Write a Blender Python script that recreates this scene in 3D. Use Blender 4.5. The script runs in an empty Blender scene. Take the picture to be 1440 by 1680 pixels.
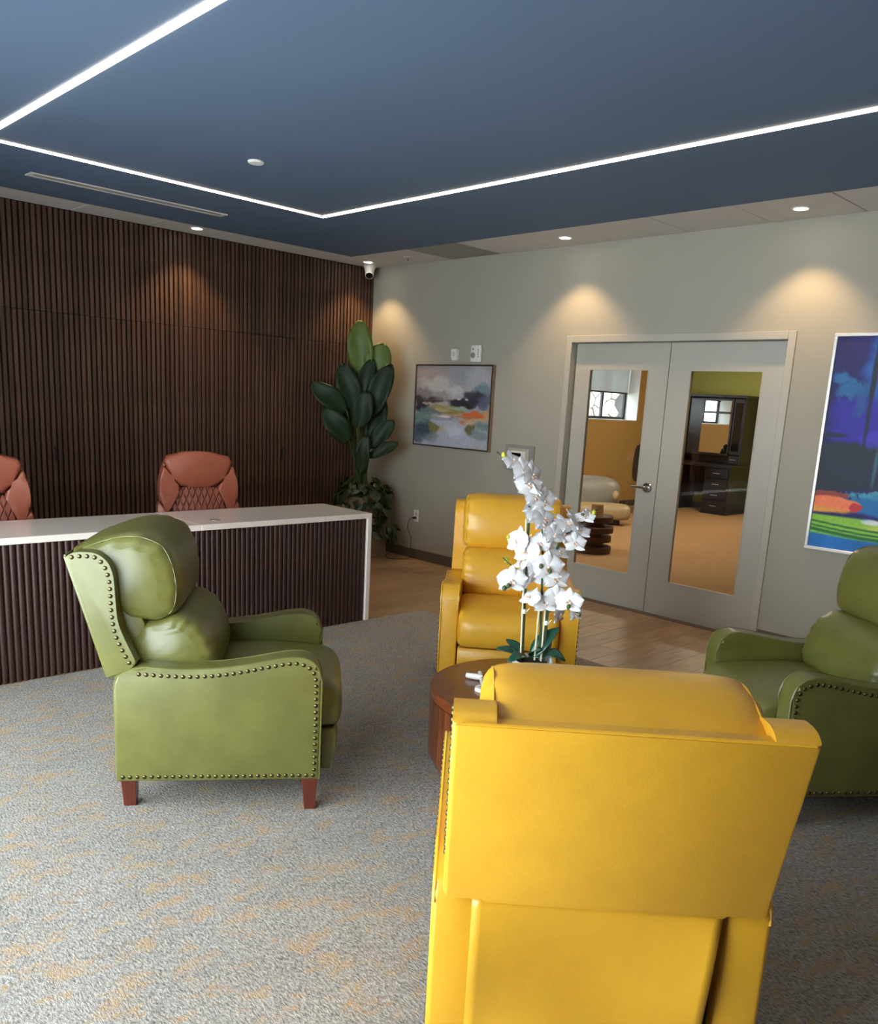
import bpy, bmesh, math, random
import numpy as np
from mathutils import Vector, Matrix

sc = bpy.context.scene
COL = sc.collection

# ------------------------------------------------------------------ camera
YAW, PITCH, ROLL = 0.7896, -0.2144, 0.0535
CAM = Vector((-5.8251, -7.0914, 1.5875)); FPX = 1372.9
_F = Vector((math.cos(PITCH)*math.cos(YAW), math.cos(PITCH)*math.sin(YAW), math.sin(PITCH)))
_R0 = Vector((math.sin(YAW), -math.cos(YAW), 0)); _U0 = _R0.cross(_F)
_R = _R0*math.cos(ROLL) + _U0*math.sin(ROLL); _U = -_R0*math.sin(ROLL) + _U0*math.cos(ROLL)
cd = bpy.data.cameras.new('camera'); co = bpy.data.objects.new('camera', cd); COL.objects.link(co)
co.matrix_world = Matrix(((_R.x, _U.x, -_F.x, CAM.x), (_R.y, _U.y, -_F.y, CAM.y), (_R.z, _U.z, -_F.z, CAM.z), (0, 0, 0, 1)))
cd.sensor_fit = 'HORIZONTAL'; cd.sensor_width = 36.0; cd.lens = FPX/1440*36
cd.shift_y = 120/1440; cd.clip_start = 0.05; cd.clip_end = 100
sc.camera = co

# ------------------------------------------------------------------ world, exposure
SKY = 14.0
w = bpy.data.worlds.new('sky'); sc.world = w; w.use_nodes = True
bg = w.node_tree.nodes['Background']; bg.inputs[0].default_value = (0.86, 0.93, 1.0, 1); bg.inputs[1].default_value = SKY
vs = sc.view_settings
vs.view_transform = 'Standard'; vs.look = 'None'; vs.gamma = 1.0; vs.use_curve_mapping = False
vs.exposure = 0.0
sc.cycles.use_denoising = True
sc.cycles.max_bounces = 8; sc.cycles.diffuse_bounces = 5; sc.cycles.glossy_bounces = 4
sc.cycles.transparent_max_bounces = 16
sc.cycles.caustics_reflective = False; sc.cycles.caustics_refractive = False
sc.cycles.sample_clamp_indirect = 8.0

# daylight enters through the wide window in the left wall
WY0, WY1, WZ0, WZ1 = -6.35, -2.4, 0.12, 2.15
LED_E = 14.0; SPOT_W = 56.0; DISC_E = 30.0; FAR_W = 45.0

# ------------------------------------------------------------------ helpers
def lin(c):
    return tuple(((v/255)/12.92 if v/255 <= 0.04045 else ((v/255+0.055)/1.055)**2.4) for v in c)
def rgba(c): return (*lin(c), 1)

class NT:
    def __init__(s, name):
        s.m = bpy.data.materials.new(name); s.m.use_nodes = True; s.t = s.m.node_tree; s.n = s.t.nodes; s.l = s.t.links
        s.b = s.n['Principled BSDF']; s.out = s.n['Material Output']
    def node(s, typ, **kw):
        nd = s.n.new(typ)
        for k, v in kw.items():
            if k.startswith('i_'):
                k = k[2:]; nd.inputs[int(k) if k.isdigit() else k.replace('_', ' ')].default_value = v
            else: setattr(nd, k, v)
        return nd
    def link(s, a, b): s.l.new(a, b)
    def coords(s, scale=(1, 1, 1), rot=(0, 0, 0), kind='Object'):
        tc = s.node('ShaderNodeTexCoord'); mp = s.node('ShaderNodeMapping')
        mp.inputs['Scale'].default_value = scale; mp.inputs['Rotation'].default_value = rot
        s.link(tc.outputs[kind], mp.inputs[0]); return mp.outputs[0]
    def noise(s, vec, scale, detail=3, rough=0.5):
        nd = s.node('ShaderNodeTexNoise'); nd.inputs['Scale'].default_value = scale; nd.inputs['Detail'].default_value = detail
        nd.inputs['Roughness'].default_value = rough; s.link(vec, nd.inputs['Vector']); return nd.outputs['Fac']
    def ramp(s, fac, stops):
        r = s.node('ShaderNodeValToRGB'); e = r.color_ramp.elements
        while len(e) > 1: e.remove(e[-1])
        e[0].position = stops[0][0]; e[0].color = stops[0][1]
        for p, c in stops[1:]:
            x = e.new(p); x.color = c
        s.link(fac, r.inputs[0]); return r.outputs[0]
    def mix(s, fac, a, b, blend='MIX'):
        m = s.node('ShaderNodeMix', data_type='RGBA', blend_type=blend)
        for v, i in ((fac, 0), (a, 6), (b, 7)):
            if hasattr(v, 'is_linked'): s.link(v, m.inputs[i])
            else: m.inputs[i].default_value = v
        return m.outputs[2]
    def bump(s, h, strength=0.3, dist=0.01):
        b = s.node('ShaderNodeBump'); b.inputs['Strength'].default_value = strength; b.inputs['Distance'].default_value = dist
        s.link(h, b.inputs['Height']); s.link(b.outputs[0], s.b.inputs['Normal'])
    def math(s, op, a, b=None):
        m = s.node('ShaderNodeMath', operation=op)
        for v, i in ((a, 0), (b, 1)):
            if v is None: continue
            if hasattr(v, 'is_linked'): s.link(v, m.inputs[i])
            else: m.inputs[i].default_value = v
        return m.outputs[0]
    def set(s, **kw):
        for k, v in kw.items(): s.b.inputs[k.replace('_', ' ')].default_value = v
        return s

def plain(name, c, rough=0.5, var=0.12, scale=6.0, bump=0.0, bscale=80.0, metal=0.0, spec=0.5, coat=0.0):
    t = NT(name); v = t.coords(); f = t.noise(v, scale, 4)
    a = tuple(x*(1-var) for x in lin(c)); b = tuple(min(1, x*(1+var)) for x in lin(c))
    t.link(t.ramp(f, [(0.3, (*a, 1)), (0.7, (*b, 1))]), t.b.inputs['Base Color'])
    t.set(Roughness=rough, Metallic=metal); t.b.inputs['Specular IOR Level'].default_value = spec; t.b.inputs['Coat Weight'].default_value = coat
    if bump: t.bump(t.noise(v, bscale, 2), bump, 0.004)
    return t.m

def emis(name, c, strength, base=(0.8, 0.8, 0.8)):
    t = NT(name); t.b.inputs['Base Color'].default_value = (*base, 1)
    t.b.inputs['Emission Color'].default_value = (*c, 1); t.b.inputs['Emission Strength'].default_value = strength
    return t.m

def leather(name, c, rough=0.36, var=0.16, coat=0.15):
    t = NT(name); v = t.coords(kind='Object')
    f = t.noise(v, 7.0, 5, 0.6)
    a = tuple(x*(1-var) for x in lin(c)); b = tuple(min(1, x*(1+var)) for x in lin(c))
    t.link(t.ramp(f, [(0.32, (*a, 1)), (0.68, (*b, 1))]), t.b.inputs['Base Color'])
    vo = t.node('ShaderNodeTexVoronoi'); vo.inputs['Scale'].default_value = 260.0; t.link(v, vo.inputs['Vector'])
    big = t.noise(v, 9.0, 2)
    h = t.math('ADD', t.math('MULTIPLY', vo.outputs['Distance'], 0.10), t.math('MULTIPLY', big, 1.3))
    t.bump(h, 0.14, 0.012)
    t.set(Roughness=rough); t.b.inputs['Coat Weight'].default_value = coat; t.b.inputs['Coat Roughness'].default_value = 0.35
    return t.m

def wood(name, c1, c2, rough=0.4, scale=(1, 1, 12), rnd=0.0, ring=4.0, coat=0.0):
    t = NT(name); sx = scale
    v = t.coords(scale=(14/sx[0], 14/sx[1], 14/sx[2]))
    f = t.noise(v, ring, 6, 0.62)
    col = t.ramp(f, [(0.28, rgba(c1)), (0.72, rgba(c2))])
    if rnd:
        oi = t.node('ShaderNodeObjectInfo')
        r = t.ramp(oi.outputs['Random'], [(0, (1-rnd,)*3+(1,)), (1, (1+rnd,)*3+(1,))])
        col = t.mix(1.0, col, r, 'MULTIPLY')
    t.link(col, t.b.inputs['Base Color']); t.set(Roughness=rough); t.b.inputs['Coat Weight'].default_value = coat
    t.bump(f, 0.12, 0.003)
    return t.m

def mesh_from(name, bm, mat, smooth=35):
    me = bpy.data.meshes.new(name); bmesh.ops.recalc_face_normals(bm, faces=bm.faces[:]); bm.to_mesh(me); bm.free()
    if mat: me.materials.append(mat)
    if smooth:
        me.shade_smooth(); me.set_sharp_from_angle(angle=math.radians(smooth))
    return me
def link(name, me, parent=None, loc=None, rot=None):
    o = bpy.data.objects.new(name, me); COL.objects.link(o)
    if parent: o.parent = parent
    if loc is not None: o.location = loc
    if rot is not None: o.rotation_euler = rot
    return o
def obj(name, bm, mat, parent=None, loc=None, rot=None, smooth=35): return link(name, mesh_from(name, bm, mat, smooth), parent, loc, rot)
def tag(o, label, cat, group=None):
    o['label'] = label; o['category'] = cat
    if group: o['group'] = group
    return o
def thing(name, label, cat, loc=(0, 0, 0), rz=0.0, group=None):
    o = bpy.data.objects.new(name, None); COL.objects.link(o); o.location = loc; o.rotation_euler = (0, 0, rz); o.empty_display_size = 0.1
    return tag(o, label, cat, group)
def struct(o): o['kind'] = 'structure'; return o
def copy_tree(o, parent=None):
    c = o.copy(); COL.objects.link(c); c.parent = parent
    for ch in list(o.children): copy_tree(ch, c)
    return c

def box(bm, lo, hi, bev=0.0, seg=2):
    r = bmesh.ops.create_cube(bm, size=1.0); vs_ = r['verts']
    for v in vs_:
        v.co = Vector(tuple(lo[i] + (v.co[i]+0.5)*(hi[i]-lo[i]) for i in range(3)))
    if bev:
        es = list({e for v in vs_ for e in v.link_edges})
        bmesh.ops.bevel(bm, geom=es, offset=bev, segments=seg, affect='EDGES', profile=0.5)
def nbox(lo, hi, bev=0.0, seg=2):
    bm = bmesh.new(); box(bm, lo, hi, bev, seg); return bm
def tube(bm, pts, r, n=8, caps=True):
    pts = [Vector(p) for p in pts]; rs = r if isinstance(r, (list, tuple)) else [r]*len(pts)
    rings = []; prev = None
    for i, p in enumerate(pts):
        t = (pts[min(i+1, len(pts)-1)] - pts[max(i-1, 0)]).normalized()
        a = prev if prev is not None else (Vector((0, 0, 1)) if abs(t.z) < 0.9 else Vector((1, 0, 0)))
        u = (a - t*a.dot(t)); u = u.normalized() if u.length > 1e-6 else t.orthogonal().normalized(); prev = u
        v = t.cross(u)
        rings.append([bm.verts.new(p + (u*math.cos(2*math.pi*k/n) + v*math.sin(2*math.pi*k/n))*rs[i]) for k in range(n)])
    for a, b in zip(rings, rings[1:]):
        for k in range(n): bm.faces.new((a[k], a[(k+1) % n], b[(k+1) % n], b[k]))
    if caps:
        bm.faces.new(rings[0]); bm.faces.new(rings[-1][::-1])
def lathe(bm, prof, n=24, c=(0, 0, 0), axis='z'):
    rings = []
    for r, z in prof:
        ring = []
        for k in range(n):
            a = 2*math.pi*k/n; x, y = r*math.cos(a), r*math.sin(a)
            p = (x, y, z) if axis == 'z' else ((z, x, y) if axis == 'x' else (x, z, y))
            ring.append(bm.verts.new(Vector(p)+Vector(c)))
        rings.append(ring)
    for a, b in zip(rings, rings[1:]):
        for k in range(n): bm.faces.new((a[k], a[(k+1) % n], b[(k+1) % n], b[k]))
    bm.faces.new(rings[0]); bm.faces.new(rings[-1][::-1])
def prism(bm, pts, a0, a1, axis='y', bev=0.0, seg=3):
    """closed outline extruded along an axis; axis y: pts are (x,z); axis x: pts are (y,z); axis z: pts are (x,y)"""
    f = {'y': lambda p, a: (p[0], a, p[1]), 'x': lambda p, a: (a, p[0], p[1]), 'z': lambda p, a: (p[0], p[1], a)}[axis]
    A = [bm.verts.new(f(p, a0)) for p in pts]; B = [bm.verts.new(f(p, a1)) for p in pts]; n = len(pts)
    fa = bm.faces.new(A); fb = bm.faces.new(B[::-1])
    for k in range(n): bm.faces.new((A[k], B[k], B[(k+1) % n], A[(k+1) % n]))
    if bev:
        es = [e for e in set(fa.edges) | set(fb.edges)]
        bmesh.ops.bevel(bm, geom=es, offset=bev, segments=seg, affect='EDGES', profile=0.5, clamp_overlap=True)
def smooth_loop(pts, n=48, closed=True):
    P = [Vector((p[0], p[1], 0)) for p in pts]; m = len(P); out = []
    cnt = m if closed else m-1
    per = max(1, n//cnt)
    for i in range(cnt):
        if closed: p0, p1, p2, p3 = P[(i-1) % m], P[i], P[(i+1) % m], P[(i+2) % m]
        else: p0, p1, p2, p3 = P[max(i-1, 0)], P[i], P[i+1], P[min(i+2, m-1)]
        for k in range(per):
            t = k/per
            q = 0.5*((2*p1) + (-p0+p2)*t + (2*p0-5*p1+4*p2-p3)*t*t + (-p0+3*p1-3*p2+p3)*t**3)
            out.append((q.x, q.y))
    if not closed: out.append((P[-1].x, P[-1].y))
    return out
def resample(pts, d):
    P = [Vector(p) for p in pts]; out = [P[0].copy()]; left = d
    for a, b in zip(P, P[1:]):
        L = (b-a).length; s = left
        while s <= L:
            out.append(a.lerp(b, s/L)); s += d
        left = s-L
    return out
def cushion(bm, prof, half, p=5.0, nsec=17, npts=48, gather=0.0, gk=9, anchor=None, endmin=0.25, closed_smooth=True):
    """pillow: (x,z) outline swept over y in [-half, half], shrinking to rounded ends"""
    L = smooth_loop(prof, npts) if closed_smooth else prof
    cx = sum(q[0] for q in L)/len(L); cz = sum(q[1] for q in L)/len(L)
    if anchor: cx, cz = anchor
    rings = []
    for i in range(nsec):
        th = -math.pi/2 + math.pi*i/(nsec-1); t = math.sin(th)
        s = max(endmin, (1-abs(t)**p)**(1/p)) if abs(t) < 1 else endmin
        ring = []
        for k, (x, z) in enumerate(L):
            g = 1.0 + gather*(abs(t)**8)*math.sin(gk*2*math.pi*k/len(L)+1.3)
            ring.append(bm.verts.new((cx+(x-cx)*s*g, half*t, cz+(z-cz)*s*g)))
        rings.append(ring)
    n = len(L)
    for a, b in zip(rings, rings[1:]):
        for k in range(n): bm.faces.new((a[k], a[(k+1) % n], b[(k+1) % n], b[k]))
    bm.faces.new(rings[0]); bm.faces.new(rings[-1][::-1])

# ------------------------------------------------------------------ materials
M = {}
def carpet_mat(name, base1, base2, patch, amount):
    t = NT(name)
    v = t.coords(scale=(1, 1, 1), rot=(0, 0, 0.4))
    vf = t.coords(scale=(44, 19, 30), rot=(0, 0, 0.35)); f = t.noise(vf, 3.2, 3, 0.75)
    f2 = t.noise(v, 26, 4, 0.7); f3 = t.noise(v, 5.0, 3, 0.6)
    fac = t.math('ADD', t.math('MULTIPLY', f, 0.85), t.math('ADD', t.math('MULTIPLY', f2, 0.18), t.math('MULTIPLY', f3, 0.10)))
    col = t.ramp(fac, [(0.38, rgba(base1)), (0.74, rgba(base2))])
    vp = t.coords(scale=(4.6, 9.0, 1), rot=(0, 0, 0.85)); pm = t.noise(vp, 1.5, 5, 0.7)
    pmask = t.ramp(pm, [(0.51, (0, 0, 0, 1)), (0.60, (amount,)*3+(1,))])
    brk = t.ramp(t.noise(v, 60, 2), [(0.35, (0.25,)*3+(1,)), (0.6, (1, 1, 1, 1))])
    pf = t.math('MULTIPLY', pmask, brk)
    t.link(t.mix(pf, col, rgba(patch)), t.b.inputs['Base Color'])
    t.set(Roughness=0.95); t.b.inputs['Specular IOR Level'].default_value = 0.15
    t.bump(t.math('ADD', f, t.math('MULTIPLY', f2, 0.6)), 0.8, 0.012)
    return t.m
M['carpet'] = carpet_mat('grey_carpet', (80, 78, 79), (188, 182, 174), (174, 143, 104), 0.8)
M['carpet_far'] = carpet_mat('tan_carpet', (158, 118, 78), (204, 164, 118), (176, 134, 92), 0.4)
def lvt_mat():
    t = NT('oak_vinyl'); v = t.coords(scale=(2.0, 22, 22)); f = t.noise(v, 2.2, 6, 0.6)
    col = t.ramp(f, [(0.25, rgba((120, 97, 76))), (0.5, rgba((150, 125, 98))), (0.75, rgba((168, 142, 114)))])
    oi = t.node('ShaderNodeObjectInfo'); r = t.ramp(oi.outputs['Random'], [(0, (0.88,)*3+(1,)), (1, (1.1,)*3+(1,))])
    t.link(t.mix(1.0, col, r, 'MULTIPLY'), t.b.inputs['Base Color']); t.set(Roughness=0.42); t.bump(f, 0.08, 0.003); return t.m
M['lvt'] = lvt_mat()
M['subfloor'] = plain('dark_subfloor', (70, 58, 48), 0.9)
M['wall'] = plain('greige_wall_paint', (164, 159, 146), 0.75, 0.02, 3, 0.1, 220)
M['frame'] = plain('greige_door_paint', (178, 173, 161), 0.45, 0.015, 3)
M['door'] = plain('greige_door_leaf', (176, 172, 162), 0.42, 0.015, 3)
M['blue'] = plain('slate_blue_ceiling_paint', (86, 104, 128), 0.75, 0.03, 1.5, 0.08, 160)
M['tile'] = plain('white_ceiling_tile', (205, 198, 190), 0.9, 0.03, 40, 0.2, 180)
M['tile_grey'] = plain('grey_return_air_tile', (150, 146, 138), 0.7, 0.04, 60)
M['base'] = plain('taupe_vinyl_base', (92, 82, 72), 0.55, 0.05)
M['felt'] = plain('black_brown_felt', (28, 20, 18), 0.95, 0.1, 40)
M['slat'] = wood('walnut_slat', (56, 36, 28), (92, 64, 50), 0.5, (1, 1, 14), 0.26)
M['flute'] = wood('espresso_flute', (40, 19, 15), (60, 31, 25), 0.45, (1, 1, 14), 0.10)
M['quartz'] = plain('white_quartz', (238, 228, 218), 0.12, 0.02, 4, spec=0.6)
M['green'] = leather('olive_green_leather', (97, 97, 46), 0.34, 0.14, 0.3)
M['yellow'] = leather('mustard_yellow_leather', (220, 164, 42), 0.34, 0.05, 0.25)
M['cognac'] = leather('cognac_leather', (158, 84, 62), 0.42, 0.08)
M['black_leather'] = leather('black_leather', (30, 28, 30), 0.4, 0.1)
M['stitch_black'] = plain('black_plastic', (24, 24, 26), 0.5)
M['under'] = plain('dark_lining', (34, 30, 24), 0.9)
M['nail'] = plain('antique_brass_nail', (96, 88, 62), 0.3, 0.1, 50, metal=1.0)
M['legwood'] = wood('cherry_leg', (66, 22, 13), (98, 38, 23), 0.3, (1, 1, 6), coat=0.3)
M['tablewood'] = wood('acacia_table', (44, 19, 9), (132, 72, 40), 0.32, (1, 1, 7), 0.25, ring=3.0, coat=0.3)
M['tabletop'] = wood('acacia_top', (84, 40, 18), (118, 62, 30), 0.32, (5, 1, 1), 0.2, ring=2.2, coat=0.25)
M['chrome'] = plain('brushed_chrome', (190, 190, 190), 0.22, 0.04, 20, metal=1.0)
M['white_plastic'] = plain('white_plastic', (228, 226, 222), 0.4, 0.02)
M['grey_metal'] = plain('grey_metal', (150, 148, 146), 0.4, 0.04, metal=0.2)
M['dark_lens'] = plain('black_lens', (12, 10, 10), 0.12, 0.05, spec=0.7)
M['silver_frame'] = plain('silver_frame', (205, 205, 205), 0.3, 0.03, 10, metal=0.5)
M['frame_dark'] = plain('dark_frame_edge', (52, 40, 40), 0.5)
M['frame_brown'] = plain('taupe_wood_frame', (128, 108, 94), 0.5, 0.08, 12)
M['ochre'] = plain('ochre_wall_paint', (190, 150, 84), 0.8, 0.02, 3)
M['olive_wall'] = plain('olive_green_wall_paint', (160, 156, 76), 0.8, 0.02, 3)
M['white_paint'] = plain('white_paint', (228, 230, 228), 0.7, 0.02)
M['espresso'] = wood('espresso_cabinet', (22, 16, 18), (40, 30, 30), 0.3, (1, 1, 10))
M['shade'] = plain('white_roller_fabric', (226, 232, 236), 0.9, 0.02, 40)
t_ = NT('white_roller_fabric'); t_.n.remove(t_.b)
d_ = t_.node('ShaderNodeBsdfDiffuse'); d_.inputs[0].default_value = (0.78, 0.82, 0.84, 1); tl_ = t_.node('ShaderNodeBsdfTranslucent'); tl_.inputs[0].default_value = (0.62, 0.70, 0.74, 1)
mx_ = t_.node('ShaderNodeMixShader'); mx_.inputs[0].default_value = 0.35; t_.link(d_.outputs[0], mx_.inputs[1]); t_.link(tl_.outputs[0], mx_.inputs[2]); t_.link(mx_.outputs[0], t_.out.inputs[0]); M['shade'] = t_.m
M['black_metal'] = plain('black_metal', (24, 26, 28), 0.45)
M['stone'] = plain('pale_field_stone', (150, 144, 136), 0.9, 0.2, 7, 0.4, 30)
M['mortar'] = plain('dark_mortar', (40, 36, 32), 0.95)
M['slabwood'] = wood('dark_slab_wood', (52, 28, 18), (84, 48, 30), 0.45, (6, 6, 1))
M['card'] = plain('kraft_card', (222, 186, 142), 0.8, 0.04)
M['ink'] = plain('brown_ink', (132, 92, 62), 0.8)
M['grey_leather'] = leather('grey_leather', (140, 136, 124), 0.45, 0.06)
M['tan_leather'] = leather('tan_leather', (176, 152, 110), 0.45, 0.06)
M['petal'] = plain('white_petal', (240, 240, 244), 0.55, 0.03, 30)
M['lip'] = plain('cream_pink_lip', (232, 206, 188), 0.55, 0.08, 60)
M['bud'] = plain('yellow_green_bud', (176, 178, 56), 0.5, 0.15, 40)
M['budg'] = plain('green_bud', (72, 86, 50), 0.5, 0.15, 40)
M['stem'] = plain('orchid_stem', (64, 84, 56), 0.5, 0.1, 30)
M['stake'] = plain('pale_bamboo_stake', (206, 200, 170), 0.5, 0.08, 30)
M['orchid_leaf'] = plain('orchid_leaf', (26, 72, 56), 0.28, 0.1, 12, coat=0.2)
M['pot'] = plain('white_ceramic_pot', (236, 238, 242), 0.35, 0.02, 20, 0.5, 30)
M['soil'] = plain('dark_moss', (36, 34, 24), 0.95, 0.3, 50, 0.8, 60)
M['leaf_dark'] = plain('dark_banana_leaf', (26, 46, 25), 0.5, 0.18, 9, spec=0.3)
M['leaf_mid'] = plain('mid_banana_leaf', (88, 108, 34), 0.5, 0.14, 9)
M['ivy'] = plain('pothos_leaf', (38, 54, 32), 0.4, 0.3, 20)
M['petiole'] = plain('plant_stalk', (62, 82, 44), 0.5, 0.15, 12)
M['planter'] = wood('weathered_planter', (128, 106, 88), (168, 146, 126), 0.7, (6, 6, 1))
M['rubber'] = plain('black_rubber', (20, 20, 20), 0.7)
M['grommet'] = plain('grey_grommet', (140, 130, 124), 0.35, metal=0.4)
M['asphalt'] = plain('grey_paving', (170, 168, 164), 0.9, 0.1, 3)
M['led'] = emis('led_diffuser', (1.0, 0.81, 0.57), LED_E)
M['disc'] = emis('downlight_lens', (1.0, 0.88, 0.70), DISC_E)
M['panel'] = emis('far_fill_diffuser', (1.0, 0.86, 0.66), 6.0)  # glow of the added, unseen far-room panels
def glass(name):
    t = NT(name); t.n.remove(t.b)
    tr = t.node('ShaderNodeBsdfTransparent'); tr.inputs[0].default_value = (0.95, 0.97, 0.96, 1)
    gl = t.node('ShaderNodeBsdfGlossy'); gl.inputs['Roughness'].default_value = 0.01
    lw_ = t.node('ShaderNodeLayerWeight'); lw_.inputs[0].default_value = 0.5
    fac = t.math('ADD', t.math('MULTIPLY', t.math('POWER', lw_.outputs['Facing'], 5.0), 0.94), 0.035)
    mx = t.node('ShaderNodeMixShader'); t.link(fac, mx.inputs[0]); t.link(tr.outputs[0], mx.inputs[1]); t.link(gl.outputs[0], mx.inputs[2])
    t.link(mx.outputs[0], t.out.inputs[0]); return t.m
M['glass'] = glass('clear_glass')
t_ = NT('mirror_glass'); t_.set(Metallic=1.0, Roughness=0.02); t_.b.inputs['Base Color'].default_value = (0.86, 0.88, 0.88, 1); M['mirror'] = t_.m
def canvas_mat(name, rough=0.6):
    t = NT(name); a = t.node('ShaderNodeVertexColor'); a.layer_name = 'paint'
    v = t.coords(); f = t.noise(v, 45, 4, 0.7)
    r = t.ramp(f, [(0.3, (0.86,)*3+(1,)), (0.7, (1.12,)*3+(1,))])
    t.link(t.mix(1.0, a.outputs[0], r, 'MULTIPLY'), t.b.inputs['Base Color']); t.set(Roughness=rough); t.bump(f, 0.2, 0.004); return t.m
M['canvas'] = canvas_mat('painted_canvas'); M['canvas2'] = canvas_mat('painted_canvas_gloss', 0.55)

# ------------------------------------------------------------------ room shell
H = 2.9016; XL = -6.05; YF = -10.2
DY0, DY1, DH = -2.644, -4.473, 2.134
rnd = random.Random(7)

# floors
fl = struct(obj('floor', nbox((XL-0.15, YF-0.15, -0.08), (0.0, 0.12, -0.012)), M['subfloor'], smooth=0))
CX, CY = -1.43, -2.5
cm = bmesh.new(); box(cm, (XL, YF, -0.012), (CX, CY, 0.0))
obj('carpet', cm, M['carpet'], fl, smooth=0)
PL, PW = 1.22, 0.18
pm = nbox((0, 0, -0.012), (PL-0.0016, PW-0.0016, -0.001), 0.001, 1); plank_full = mesh_from('plank', pm, M['lvt'], 0)
def lay_planks(x0, x1, y0, y1):
    k = 0; y = y0
    while y < y1-0.01:
        x = x0 - (k*0.41) % PL
        while x < x1-0.01:
            a, b = max(x, x0), min(x+PL, x1); wy = min(PW, y1-y)
            if b-a > 0.02:
                if b-a > PL-0.002 and wy > PW-0.002: link('plank', plank_full, fl, (a, y, 0))
                else: obj('plank', nbox((0, 0, -0.012), (b-a-0.0016, wy-0.0016, -0.001), 0.001, 1), M['lvt'], fl, (a, y, 0), smooth=0)
            x += PL
        y += PW; k += 1
lay_planks(CX, 0.0, -6.6, CY)
lay_planks(-3.0, 0.0, CY, 0.0)
box_bm = bmesh.new(); box(box_bm, (XL, CY, -0.012), (-3.0, 0.0, -0.001)); box(box_bm, (CX, YF, -0.012), (0.0, -6.6, -0.001))
obj('vinyl_sheet', box_bm, M['lvt'], fl, smooth=0)

# slat wall (back)
wb = struct(obj('wall_back', nbox((XL-0.15, -0.008, 0), (0.0, 0.12, H+0.1)), M['felt'], smooth=0))
PIT, SWD, ZS = 0.0428, 0.0265, 2.122
lowm = mesh_from('slat', nbox((0, -0.02, 0.0), (SWD, 0.0, ZS-0.003), 0.0015, 1), M['slat'], 0)
upm = mesh_from('slat', nbox((0, -0.02, 0.0), (SWD, 0.0, H-0.012-ZS), 0.0015, 1), M['slat'], 0)
x = -SWD-0.004; i = 0
while x > XL and i < 142:
    link('slat', lowm, wb, (x, -0.008, 0.001)); link('slat', upm, wb, (x, -0.008, ZS+0.003))
    x -= PIT; i += 1
for kx in (-3.265, -1.099):
    b = bmesh.new(); prism(b, [(kx-0.011, 0.965), (kx+0.011, 0.965), (kx+0.008, 1.05), (kx+0.018, 1.065), (kx+0.012, 1.085), (kx-0.012, 1.085), (kx-0.018, 1.065), (kx-0.008, 1.05)], -0.034, -0.006, 'y')
    obj('flush_pull', b, M['stitch_black'], wb, smooth=0)

# right wall with the double door opening
b = bmesh.new(); WT = 0.16
box(b, (0, DY0+0.02, 0), (WT, 0.12, H+0.1)); box(b, (0, YF-0.15, 0), (WT, DY1-0.02, H+0.1)); box(b, (0, DY1-0.02, DH+0.02), (WT, DY0+0.02, H+0.1))
wr = struct(obj('wall_right', b, M['wall'], smooth=0))
bb = bmesh.new(); box(bb, (-0.012, DY0+0.06, 0), (0, -0.03, 0.1), 0.003, 1); box(bb, (-0.012, YF, 0), (0, DY1-0.06, 0.1), 0.003, 1)
struct(obj('baseboard_right', bb, M['base'], smooth=0))
# left wall with the daylight window (behind the photographer's shoulder)
b = bmesh.new()
box(b, (XL-0.15, WY1, 0), (XL, 0.0, H+0.1)); box(b, (XL-0.15, YF-0.15, 0), (XL, WY0, H+0.1))
box(b, (XL-0.15, WY0, 0), (XL, WY1, WZ0)); box(b, (XL-0.15, WY0, WZ1), (XL, WY1, H+0.1))
struct(obj('wall_left', b, M['wall'], smooth=0))
w2 = struct(thing('window_2', 'wide storefront window in the wall left of the viewpoint', 'window', (XL-0.1, 0, 0)))
b = bmesh.new(); NB = 5; st = (WY1-WY0)/NB
box(b, (0, WY0, WZ0), (0.06, WY1, WZ0+0.05)); box(b, (0, WY0, WZ1-0.05), (0.06, WY1, WZ1))
for k in range(NB+1):
    y = WY0 + k*st; box(b, (0, max(WY0, y-0.025), WZ0), (0.06, min(WY1, y+0.025), WZ1))
obj('window_frame', b, M['black_metal'], w2, smooth=0)
for k in range(NB): obj('pane', nbox((0.025, WY0+k*st+0.02, WZ0+0.04), (0.035, WY0+(k+1)*st-0.02, WZ1-0.04)), M['glass'], w2, smooth=0)
struct(obj('wall_front', nbox((XL-0.15, YF-0.15, 0), (WT, YF, H+0.1)), M['wall'], smooth=0))

# ceiling: slate-blue field framed by a strip of white tiles
BX0, BX1, BY0, BY1 = -0.598, -5.45, -0.402, -9.8
cl = struct(obj('ceiling', nbox((XL-0.15, YF-0.15, H+0.03), (0.0, 0.12, H+0.1)), M['tile'], smooth=0))
obj('blue_soffit', nbox((BX1, BY1, H-0.004), (BX0, BY0, H+0.03)), M['blue'], cl, smooth=0)
def tile(x0, x1, y0, y1, m='tile'):
    g = 0.004
    obj('ceiling_tile', nbox((x0+g, y0+g, H), (x1-g, y1-g, H+0.02), 0.003, 1), M[m], cl, smooth=0)
obj('tile_grid', nbox((BX0, YF, H+0.006), (0, 0, H+0.024)), M['grey_metal'], cl, smooth=0)
gb = bmesh.new(); box(gb, (XL, BY0, H+0.006), (BX0, 0, H+0.024)); obj('tile_grid', gb, M['grey_metal'], cl, smooth=0)
ys = [0.0, -0.56, -1.165] + [-1.165-0.6175*k for k in range(1, 15)]
for k in range(len(ys)-1):
    tile(BX0, 0.0, ys[k+1], ys[k], 'tile_grey' if k == 2 else 'tile')
xs = [BX0, -1.22] + [-1.22-0.6175*k for k in range(1, 8)] + [XL]
for a, bx in zip(xs, xs[1:]): tile(bx, a, BY0, 0.0)
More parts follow.
